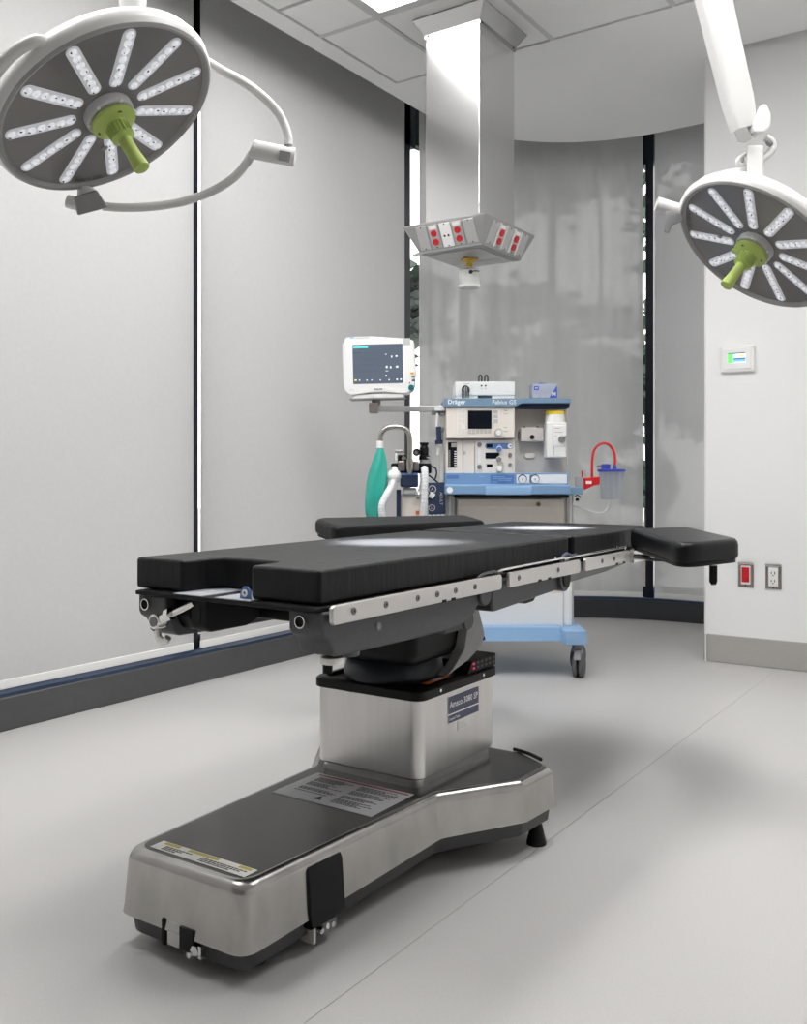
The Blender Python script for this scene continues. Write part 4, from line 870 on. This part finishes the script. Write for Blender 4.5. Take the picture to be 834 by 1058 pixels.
caster(x1 - .045, yb0 + .07, 70); caster(x0 + .05, yb0 + .11, 80); caster(x1 - .01, .12, 60); caster(x0 + .05, yb1 - .06, 95)
# monitor arm and little fittings on the left post
ma = pb('monitor_arm', 'alu', A, 388, 458, 419.2, 425.2, .02, .055, .004); pb('arm_knuckle', 'taupe', ma, 381.2, 391, 415.8, 426.6, .0, .07, .006); pb('arm_collar', 'castlt', ma, 384, 393, 412.5, 418, .01, .06, .003); pb('arm_root', 'castlt', ma, 446, 461, 422.5, 428.5, .02, .07, .004)
cl_ = pb('rail_post', 'hem', A, 454.5, 458.6, 423, 520, .03, .06, .003); pb('clamp', 'white2', cl_, 449, 460, 421, 424.5, .0, .06, .002); pd_('clamp_screw', 'chrome', cl_, 457, 443.8, .011, -.01, .04); pd_('clamp_screw', 'castlt', cl_, 457.5, 427.5, .010, -.005, .04)
b = NB(); tube(b, [(lx(452, 0), .0, lz(427)), (lx(451.2, 0), -.004, lz(440)), (lx(453, 0), -.006, lz(456)), (lx(452.4, 0), 0, lz(470))], .006, 8, 4); link('grey_cable', b, 'hem', A, True)
b = NB(); cyl(b, (lx(453, 0), -.012, lz(441)), (lx(453.6, 0), -.012, lz(455)), .012, seg=12); cyl(b, (lx(453.4, 0), -.012, lz(455)), (lx(453.6, 0), -.012, lz(459)), .018, seg=12); link('blue_connector', b, 'navyc', A, True)
# absorber block with valves
ya = -.02
ab = pb('absorber_head', 'black', A, 404, 446, 478.5, 489.5, ya, ya + .16, .008); pb('absorber_canister', 'navyc', A, 413.5, 432.5, 489.5, 503.5, ya - .02, ya + .14, .01, 3); pb('canister_rim', 'blued', A, 414, 432, 488.8, 491, ya - .023, ya + .1, .002)
pb('valve_body', 'taupe', ab, 411, 419, 476, 486.5, ya - .02, ya + .05, .008, 3); pb('valve_body', 'taupe', ab, 427, 433, 476, 486.5, ya - .02, ya + .05, .008, 3); pb('valve_plate', 'alu', ab, 408, 417.5, 464.8, 467.6, ya, ya + .08, .003); pb('valve_plate', 'hem', ab, 408, 411, 468, 478, ya, ya + .03, .004)
pb('valve_dome', 'black', ab, 410.8, 420, 469.8, 478, ya - .005, ya + .06, .008, 3); pd_('valve_glass', 'chrome', ab, 417, 473.5, .013, ya - .012, ya, r2=.010); pd_('gauge', 'black', ab, 430.5, 467.2, .018, ya - .02, ya + .03); pd_('gauge_glass', 'chrome', ab, 430.2, 467.6, .009, ya - .023, ya)
b = NB(); lathe(b, [(.028, lz(475)), (.026, lz(471)), (.020, lz(470.5)), (.022, lz(463.5)), (.018, lz(462)), (.015, lz(460)), (.021, lz(459)), (.022, lz(457.2)), (.003, lz(457))], 20, Matrix.Translation((lx(438.5), ya + .03, 0))); link('relief_valve', b, 'black', ab, True)
b = NB(); lathe(b, [(.026, lz(478.5)), (.026, lz(472)), (.012, lz(471.5))], 16, Matrix.Translation((lx(439), ya + .03, 0))); link('valve_collar', b, 'alu', ab, True)
b = NB(); tube(b, [(lx(446), ya, lz(482)), (lx(450), ya - .01, lz(484)), (lx(451), ya, lz(490)), (lx(449), ya, lz(496))], .004, 6, 4); tube(b, [(lx(442), ya, lz(490)), (lx(448), ya - .01, lz(495)), (lx(453), ya, lz(499))], .004, 6, 4); link('sensor_cable', b, 'black', ab, True)
b = NB(); tube(b, [(lx(434.5), ya - .03, lz(489)), (lx(434.2), ya - .035, lz(498)), (lx(431), ya - .03, lz(511))], .0045, 6, 4); link('sample_tube', b, 'tubing', ab, True)
pb('catch_jar', 'tubing', A, 416, 431, 504, 511, ya, ya + .08, .01, 3)
pl2 = pb('support_panel', 'offw', A, 414.5, 436, 511, 640, ya + .02, ya + .12, .008); pb('panel_strip', 'navyc', pl2, 409.6, 414.2, 506, 534, ya + .0, ya + .05, .003); pb('orange_switch', 'orange', pl2, 429.6, 433.2, 527.6, 531.5, ya + .012, ya + .03, .003); pb('grey_clip', 'castlt', pl2, 430.5, 433.5, 513.5, 515.5, ya + .01, ya + .03)
b = NB(); cyl(b, (lx(426), ya + .08, .1), (lx(426), ya + .08, lz(520)), .03); box(b, lx(410), lx(470), ya + .06, ya + .12, .17, .22); link('support_stem', b, 'alu', A, True)
# bag arm
b = NB(); yq = -.06; X = lambda px: lx(px, yq); Z = lambda py: lz(py, yq)
tube(b, [(X(423.6), yq, Z(486)), (X(423.6), yq, Z(470)), (X(423.6), yq, Z(455)), (X(422.6), yq, Z(448)), (X(419), yq, Z(443.2)), (X(413), yq, Z(441.2)), (X(404), yq, Z(441.2)), (X(397.6), yq, Z(443.4)), (X(393.6), yq, Z(449)), (X(393), yq, Z(456.5))], .0125, 14, 5); bgarm = link('bag_arm', b, 'pipe', A, True)
b = NB(); lathe(b, [(.015, Z(474)), (.017, Z(478)), (.017, Z(484)), (.010, Z(489)), (.008, Z(490))], 14, Matrix.Translation((X(423.6), yq, 0))); link('arm_ferrule', b, 'pipe', bgarm, True)

# breathing bag, hoses, cuff
G = thing('breathing_bag', 'limp teal green breathing bag hanging from the bent steel pipe', 'breathing bag', mtx=RX @ Matrix.Translation((X(392.6), yq, 0)))
yg = yq
def bag_loop(py, a0, a1, dep):
    cx = (X(a0) + X(a1)) / 2 - X(392.6); r_ = (X(a1) - X(a0)) / 2; n_ = 28
    return [(cx + r_ * cos(2 * pi * i / n_) * (1 + .05 * sin(5 * 2 * pi * i / n_ + py * .1)), dep * sin(2 * pi * i / n_) * (1 + .16 * sin(4 * 2 * pi * i / n_ + py * .07)), Z(py)) for i in range(n_)]
b = loft(NB(), [bag_loop(*a) for a in ((462.5, 390.2, 396, .012), (465, 389.6, 396.6, .016), (470, 387.6, 398.2, .026), (478, 384.6, 400, .036), (488, 381.4, 400.6, .045), (500, 378.6, 400.6, .052), (512, 377, 400, .056), (522, 376.6, 398.5, .052), (530, 377.6, 396.5, .044), (537, 379.5, 394, .034), (543, 382.5, 392, .02), (545, 384.5, 390.5, .008))]); link('bag', b, 'baggreen', G, True, ang=70)
b = NB(); lathe(b, [(.0165, Z(463)), (.0175, Z(462)), (.0175, Z(456.4)), (.015, Z(455.8)), (.008, Z(455.8))], 20); link('collar', b, 'white2', G, True)
def hose(name, label, pts, r_, cup=None):
    P = [RX @ Vector((lx(px, y), y, lz(py, y))) for px, py, y in pts]
    t = thing(name, label, 'hose', P[0], group='milky breathing hoses beside the bag')
    b = NB(); n_ = 14 * (len(P) - 1); tube(b, P, r_, 12, 14, lambda s: r_ * (1 + .07 * sin(s * n_ * 1.57))); link('corrugated_tube', b, 'hose', t)
    if cup:
        p = RX @ Vector((lx(cup[0], cup[2]), cup[2], lz(cup[1], cup[2]))); b = NB(); ball(b, p, .038, 1, .8, .85, 20, 12); link('filter', b, 'hem', t)
hose('breathing_hose', 'milky breathing hose with white filter dome beside the teal bag', [(407.5, 484, -.04), (407.3, 492, -.07), (405, 501, -.10), (399.5, 511, -.13), (394.8, 521, -.15), (394.6, 531, -.15), (398, 541, -.13), (408, 546, -.08)], .0165, (407.4, 491.5, -.07))
hose('breathing_hose', 'milky breathing hose hanging straight down beside the navy cuff', [(438.5, 484, -.05), (439, 489, -.08), (439.2, 500, -.09), (438.6, 515, -.09), (437.4, 530, -.08), (437, 545, -.06)], .0165)
CU = thing('pressure_cuff', 'folded navy blood pressure cuff with white symbols beside the machine', 'pressure cuff', mtx=RX @ Matrix.Translation((lx(451, -.05), -.05, lz(515, -.05))))
b = NB(); hw, hh = (lx(460, -.05) - lx(442, -.05)) / 2, (lz(498, -.05) - lz(531, -.05)) / 2
b = box(NB(), -hw, hw, -.015, .01, -hh, hh); bevel(b, .005, 2); b.transform(Matrix.Rotation(rad(-2), 4, 'Y')); link('cuff', b, 'navyc', CU, True)
def cring(b, x, z_, r_): lathe(b, [(r_, 0), (r_, .0015), (r_ * .8, .0015), (r_ * .8, 0)], 20, axes((x, -.0155, z_), (1, 0, 0), (0, 0, 1), (0, -1, 0)), False)
b = NB(); cring(b, -.020, .045, .019); cring(b, -.022, -.044, .016); link('ring_mark', b, 'label', CU, True)
b = NB(); text(b, 'ADULT', .019, axes((.022, -.016, .0), (0, 0, -1), (1, 0, 0), (0, -1, 0)), .0004, bold=.01); text(b, 'A', .02, axes((-.020, -.016, .045), (1, 0, 0), (0, 0, 1), (0, -1, 0))); text(b, 'L', .018, axes((-.022, -.016, -.044), (1, 0, 0), (0, 0, 1), (0, -1, 0))); link('lettering', b, 'label', CU, True, sm=False)
b = NB(); 
b = bevel(box(NB(), -.040, -.014, -.024, -.014, -.012, .016), .003, 1); b.transform(Matrix.Rotation(rad(30), 4, 'Y')); link('connector', b, 'hem', CU, True)
for k in range(4): link('fold_edge', bevel(box(NB(), -.038 + k * .02, -.024 + k * .02, -.012, .006, -hh - .012, -hh + .002), .002, 1), 'ink', CU, True)

# things standing or hung on the machine
def on(px, py, y): return RX @ Matrix.Translation((lx(px, y), y, lz(py, y)))
V = thing('vaporiser', 'pale grey vaporiser with yellow top dial mounted on the machine', 'vaporiser', mtx=on(573.5, 473, .0))
k = DM / FPX
b = bevel(box(NB(), -10.4 * k, 10.4 * k, -.05, .05, 0, 36.5 * k), .008, 3); vb = link('body', b, 'hem', V, True)
link('front_plate', bevel(box(NB(), -4.5 * k, 9.6 * k, -.056, -.045, 11.5 * k, 33 * k), .003, 1), 'white2', vb, True)
b = lathe(NB(), [(10.2 * k, 35.5 * k), (10 * k, 42 * k), (9.4 * k, 44.4 * k), (2 * k, 44.4 * k)], 32); link('dial', b, 'hem', V, True)
b = lathe(NB(), [(9.2 * k, 44.2 * k), (9.8 * k, 44.8 * k), (9.8 * k, 47.4 * k), (9.2 * k, 48 * k), (1 * k, 48 * k)], 32); link('yellow_top', b, 'yellow', V, True)
b = cyl(NB(), (5 * k, -.066, 18.5 * k), (5 * k, -.05, 18.5 * k), .017, seg=16); link('filler_cap', b, 'castlt', vb, True)
b = bevel(box(NB(), 3.6 * k, 9.4 * k, -.070, -.062, 20 * k, 22 * k), .002, 1); link('filler_lever', b, 'chrome', vb, True)
b = NB()
for i, (a, c) in enumerate(((-2.5, 3), (-2.5, 6), (-2.5, 0))): box(b, a * k, c * k, -.0566, -.0558, (29.6 - 4 * i) * k, (30.3 - 4 * i) * k)
link('print_lines', b, 'grey', vb, True, sm=False)
b = NB(); box(b, -3.6 * k, -3.0 * k, -.0515, -.0495, 2 * k, 14 * k); box(b, -3.6 * k, 1 * k, -.0515, -.0495, 13.6 * k, 14.2 * k); link('sight_groove', b, 'castlt', vb, True, sm=False)

E_ = thing('power_supply_box', 'white flat equipment box with two black plug prongs on the blue shelf', 'equipment box', mtx=on(500.8, 411.5, .02))
bb = link('case', bevel(box(NB(), -30.5 * k, 31.5 * k, 0, .22, 3 * k, 17.3 * k), .004, 2), 'white2', E_, True)
for a, c in ((-30, -7), (8, 31)): link('foot_bar', box(NB(), a * k, c * k, .004, .2, 0, 3 * k), 'hem', E_, True, sm=False)
link('gap_shadow_bar', box(NB(), -7 * k, 8 * k, .02, .2, 0, 3 * k), 'castlt', E_, True, sm=False)
for px in (-3.6, 2.6):
    b = NB(); tube(b, [(px * k - 1.5 * k, .05, 16.5 * k), (px * k - 1.5 * k, .05, 23 * k), (px * k, .05, 25 * k), (px * k + 1.5 * k, .05, 23 * k), (px * k + 1.5 * k, .05, 16.5 * k)], .0038, 8, 4); link('wire_hook', b, 'dark', E_, True)
for px in (-3.2, 1): link('led_mark', cyl(NB(), (px * k, -.001, 13 * k), (px * k, .004, 13 * k), .0045, seg=10), 'dark', bb, True); link('led_mark', cyl(NB(), (px * k, -.001, 10 * k), (px * k, .004, 10 * k), .003, seg=8), 'grey', bb, True)
b = NB(); 
for i in range(4): tube(b, [((-23.5 + i * 2.2) * k, -.012, 0), ((-23.5 + i * 2.2) * k, -.014, 6 * k), ((-22.6 + i * 1.5) * k, -.012, 11.2 * k)], .0028, 6, 3)
tube(b, [(-23 * k, -.012, 6 * k), (-23.2 * k, -.013, 10 * k), (-20 * k, -.013, 12.6 * k), (-16.5 * k, -.013, 10 * k), (-16.5 * k, -.012, 6 * k)], .004, 8, 4); link('wire_basket', b, 'dark', E_, True)
link('print', box(NB(), -22 * k, -16 * k, -.0006, .001, 14.8 * k, 15.5 * k), 'grey', bb, True, sm=False)

X_ = thing('glove_carton', 'small grey and blue glove carton on the right of the machine shelf', 'carton', mtx=on(562.8, 411.5, .02))
bb = link('carton', bevel(box(NB(), -13 * k, 13.4 * k, 0, .10, 0, 15 * k), .002, 1), 'carton', X_, True)
link('blue_panel', extr(NB(), [(5 * k, -.001, .6 * k), (13 * k, -.001, .6 * k), (13 * k, -.001, 13.5 * k)], (0, .002, 0)), 'cartonb', bb, True, sm=False)
link('logo_block', box(NB(), -11 * k, -6 * k, -.001, .001, 8.5 * k, 12.5 * k), 'cartonb', bb, True, sm=False); link('logo_mark', box(NB(), -10 * k, -7 * k, -.0016, .001, 10.2 * k, 11 * k), 'ink', bb, True, sm=False)
b = NB(); text(b, 'M', .026, axes((9.6 * k, -.0015, 4.4 * k), (1, 0, 0), (0, 0, 1)), .0004, bold=.03); link('size_letter', b, 'ink', bb, True, sm=False)
for i in range(4): link('print_line', box(NB(), (-4.5) * k, (4 - i) * k, -.001, .001, (11.6 - i * 1.1) * k, (12.1 - i * 1.1) * k), 'label', bb, True, sm=False)
for px in (-9, -1.5, 3): link('icon', box(NB(), (px - 1.6) * k, (px + 1.6) * k, -.001, .001, 1.2 * k, 4.4 * k), 'label', bb, True, sm=False)
b = NB(); ball(b, (-2 * k, .05, 15.4 * k), .012, 1.6, 1, .7); ball(b, (2 * k, .05, 15.2 * k), .009, 1.5, 1, .7); link('glove_tuft', b, 'cartonb', X_, True)

# patient monitor
PM = thing('patient_monitor', 'white patient monitor with dark screen and teal dial on a swing arm', 'monitor', mtx=RX @ Matrix.Translation((lx(391, -.02), -.02, lz(414, -.02))) @ Matrix.Rotation(rad(-3), 4, 'Z') @ Matrix.Rotation(rad(-1.2), 4, 'Y'))
f2 = lambda px, py: ((px - 391) * k, 0, (414 - py) * k)
case = [(357, 350.5), (359, 348.2), (372, 347.6), (386, 347.6), (402, 349.2), (423, 351.2), (428.5, 353), (430, 385), (429, 398), (427, 404), (421, 407.6), (411, 406.8), (396, 405), (382, 405.4), (370, 407), (362, 407.6), (357, 403.5), (355.4, 399)]
b = NB(); extr(b, [f2(*p) for p in case], (0, .09, 0)); bevel(b, .005, 3, 40); mc = link('case', b, 'white2', PM, True)
b = NB(); extr(b, [f2(*p) for p in ((358, 403), (357.5, 352), (354.4, 354), (354.4, 395))], (0, .07, 0)); b.transform(Matrix.Translation((0, .015, 0))); bevel(b, .003, 1); link('side_grip', b, 'hem', PM, True)
def mb(name, m_, par, px0, px1, py0, py1, y=-.001):
    a, c = f2(px0, py1), f2(px1, py0); return link(name, box(NB(), a[0], c[0], y, .004, a[2], c[2]), m_, par, True, sm=False)
scn = mb('screen', 'lcd', PM, 365.4, 417, 356, 396.4); mb('status_bar', 'lcdt', scn, 366.2, 381.5, 357.6, 359.6, -.0018)
for px, py, w, h_, m_ in ((399.5, 379.6, 1.8, 2.4, 'lcdw'), (403.8, 380, 1.4, 2, 'lcdw'), (409.8, 379.6, 2.4, 2, 'lcdw'), (405, 369, 1.4, 2, 'lcdw'), (409.6, 368.6, 2, 1.6, 'lcdw'), (399, 366.5, 1.6, .8, 'lcdw'), (399, 383.5, 3, .5, 'lcdw'), (399, 388.5, 1.4, 1.6, 'lcdw'), (367, 392.4, 2.2, 1.6, 'lcdy'), (371.5, 392.4, 1.2, 1.4, 'lcdw'), (379, 392.6, 1.4, 1.2, 'lcdw'), (384, 392.6, 1.4, 1.2, 'lcdw'), (393, 392.8, 1.2, 1.2, 'lcdw'), (402, 392.8, 1.2, 1.2, 'lcdw'), (410, 392.6, 1.6, 1.6, 'lcdw'), (414, 392.6, 1.6, 1.6, 'lcdw')):
    mb('screen_mark', m_, scn, px, px + w, py - h_ / 2, py + h_ / 2, -.0018)
for py in (364, 371, 377, 383): mb('trace_line', 'navy', scn, 367, 397, py, py + .4, -.0016)
mb('alarm_lamp', 'label', PM, 417.8, 425, 350.6, 357.2, -.0015); mb('print', 'lcdb', mc, 363, 367.5, 347.8, 349.2); mb('print', 'grey', mc, 368.5, 383, 348.2, 349.4)
mb('amber_button', 'amber', PM, 424.5, 428, 385.6, 387.6, -.003); mb('grey_button', 'taupe', PM, 425.5, 429, 389.6, 391, -.003); b = NB(); p = f2(427.6, 394); ball(b, (p[0], 0, p[2]), .0085, 1.1, .4, .7); link('blue_button', b, 'navy', PM, True); mb('red_mark', 'redink', PM, 423, 424.4, 396, 397.2)
b = NB(); p = f2(425.2, 401.6); cyl(b, (p[0], .01, p[2]), (p[0], -.016, p[2]), .0145, .0135, seg=24); dl_ = link('teal_dial', b, 'teal', PM, True)
b = NB(); p = f2(391.2, 402.4); text(b, 'PHILIPS', .0125, axes((p[0], -.001, p[2]), (1, 0, 0), (0, 0, 1)), .0004, bold=.02); link('lettering', b, 'dark', mc, True, sm=False)
b = NB(); extr(b, [f2(*q) for q in ((384, 407.4), (397.6, 407.4), (396.5, 409.6), (393, 411), (388.5, 411), (385, 409.6))], (0, .05, 0)); link('handle_lip', b, 'white2', PM, True)
b = NB(); tube(b, [(f2(361.4, 403.6)[0], -.001, f2(361.4, 403.6)[2]), (f2(363.6, 401.6)[0], -.001, f2(363.6, 401.6)[2]), (f2(366, 403)[0], -.001, f2(366, 403)[2])], .0012, 5, 3); link('power_mark', b, 'grey', mc, True)
b = NB(); a, c = f2(361, 412.2), f2(418.5, 411); box(b, a[0], c[0], .0, .10, a[2], c[2]); link('support_plate', b, 'castlt', PM, True); b = NB(); extr(b, [f2(*q) for q in ((368, 407), (415, 407), (417, 411), (364, 411))], (0, .09, 0)); b.transform(Matrix.Translation((0, .008, 0))); link('under_shell', b, 'hem', PM, True)

# suction canister hanging at the right of the tray
YS = -.02
SC = thing('suction_canister', 'clear suction jar with blue lid and looped red hose beside the machine', 'suction canister', mtx=on(632, 515, YS))
s2 = lambda px, py, y=0: ((px - 632) * k, y, (515 - py) * k)
b = NB(); z_ = lambda py: (515 - py) * k
lathe(b, [(.004, z_(516)), (10 * k, z_(516)), (11 * k, z_(514.5)), (12.6 * k, z_(487)), (12.6 * k, z_(486.6)), (12 * k, z_(486.6)), (10.6 * k, z_(514)), (9.6 * k, z_(515.2)), (.004, z_(515.2))], 28); jr = link('jar', b, 'jar', SC, True)
for a in range(0, 360, 30): b = NB(); cyl(b, (10.6 * k * cos(rad(a)), 10.6 * k * sin(rad(a)), z_(514)), (12.2 * k * cos(rad(a)), 12.2 * k * sin(rad(a)), z_(489)), .0016, seg=5); link('jar_rib', b, 'tubing', jr, True)
b = NB(); lathe(b, [(.004, z_(487.6)), (13.8 * k, z_(487.6)), (14.2 * k, z_(487)), (14.2 * k, z_(485.4)), (13 * k, z_(484.8)), (.004, z_(484.8))], 32); ld = link('lid', b, 'indigo', SC, True)
b = NB(); p = s2(625.5, 485); lathe(b, [(4.6 * k, p[2]), (4.8 * k, p[2] + 4.6 * k), (4.2 * k, p[2] + 5.4 * k), (2 * k, p[2] + 5.6 * k)], 18, Matrix.Translation((p[0], -.01, 0))); link('lid_port', b, 'indigo', ld, True)
b = NB(); p = s2(634.8, 485); lathe(b, [(2.2 * k, p[2]), (1.7 * k, p[2] + 3 * k), (1.2 * k, p[2] + 4.8 * k), (.6 * k, p[2] + 4.8 * k)], 14, Matrix.Translation((p[0], -.01, 0))); link('lid_spout', b, 'indigo', ld, True)
b = NB(); cyl(b, s2(616.5, 482, -.01), s2(621.5, 481, -.01), .006, seg=8); link('side_spout', b, 'castlt', ld, True)
b = NB(); tube(b, [s2(634.8, 481, -.01), s2(635.2, 474, -.01), s2(633.6, 466, -.01), s2(629.4, 460, -.01), s2(624, 458.2, -.01), s2(618, 460.2, -.012), s2(613.4, 466, -.014), s2(611.6, 474, -.016), s2(611.2, 484, -.016), s2(611.2, 494, -.016)], .0062, 10, 5); link('red_hose', b, 'red', SC, True)
b = NB(); extr(b, [s2(602.4, 494.2, -.03), s2(618.6, 492.6, -.03), s2(618.6, 500.8, -.03), s2(613, 501.6, -.03), s2(603, 506.4, -.03)], (0, .035, 0)); bevel(b, .004, 2); bk = link('red_bracket', b, 'red', SC, True)
b = NB(); extr(b, [s2(604.4, 497, -.0315), s2(610.2, 497, -.0315), s2(610.2, 500, -.0315), s2(604.4, 500, -.0315)], (0, .002, 0)); link('white_sticker', b, 'ink', bk, True, sm=False)
b = NB(); cyl(b, s2(601, 493, -.02), s2(601.4, 487, -.02), .0045, seg=8); link('red_lever', b, 'red', bk, True)
b = NB(); extr(b, [s2(594.5, 493, -.02), s2(602.6, 493, -.02), s2(602.6, 503, -.02), s2(594.5, 503, -.02)], (0, .03, 0)); bevel(b, .003, 1); link('rail_block', b, 'jar', SC, True)
b = NB(); cyl(b, s2(596, 514.5, -.02), s2(596, 517.5, -.02), .008, seg=8); tube(b, [s2(593.5, 513, -.02), s2(596, 511.4, -.02), s2(599.5, 514, -.02)], .003, 6, 3); link('black_hook', b, 'black', SC, True)
b = NB(); tube(b, [s2(629.4, 515.5, -.01), s2(629, 521, -.01), s2(626, 527, -.01), s2(620, 529.8, -.01), s2(611, 528.4, 0), s2(601, 524.6, .01), s2(592, 522.8, .02)], .0035, 8, 5); link('clear_tube', b, 'tubing', SC, True)
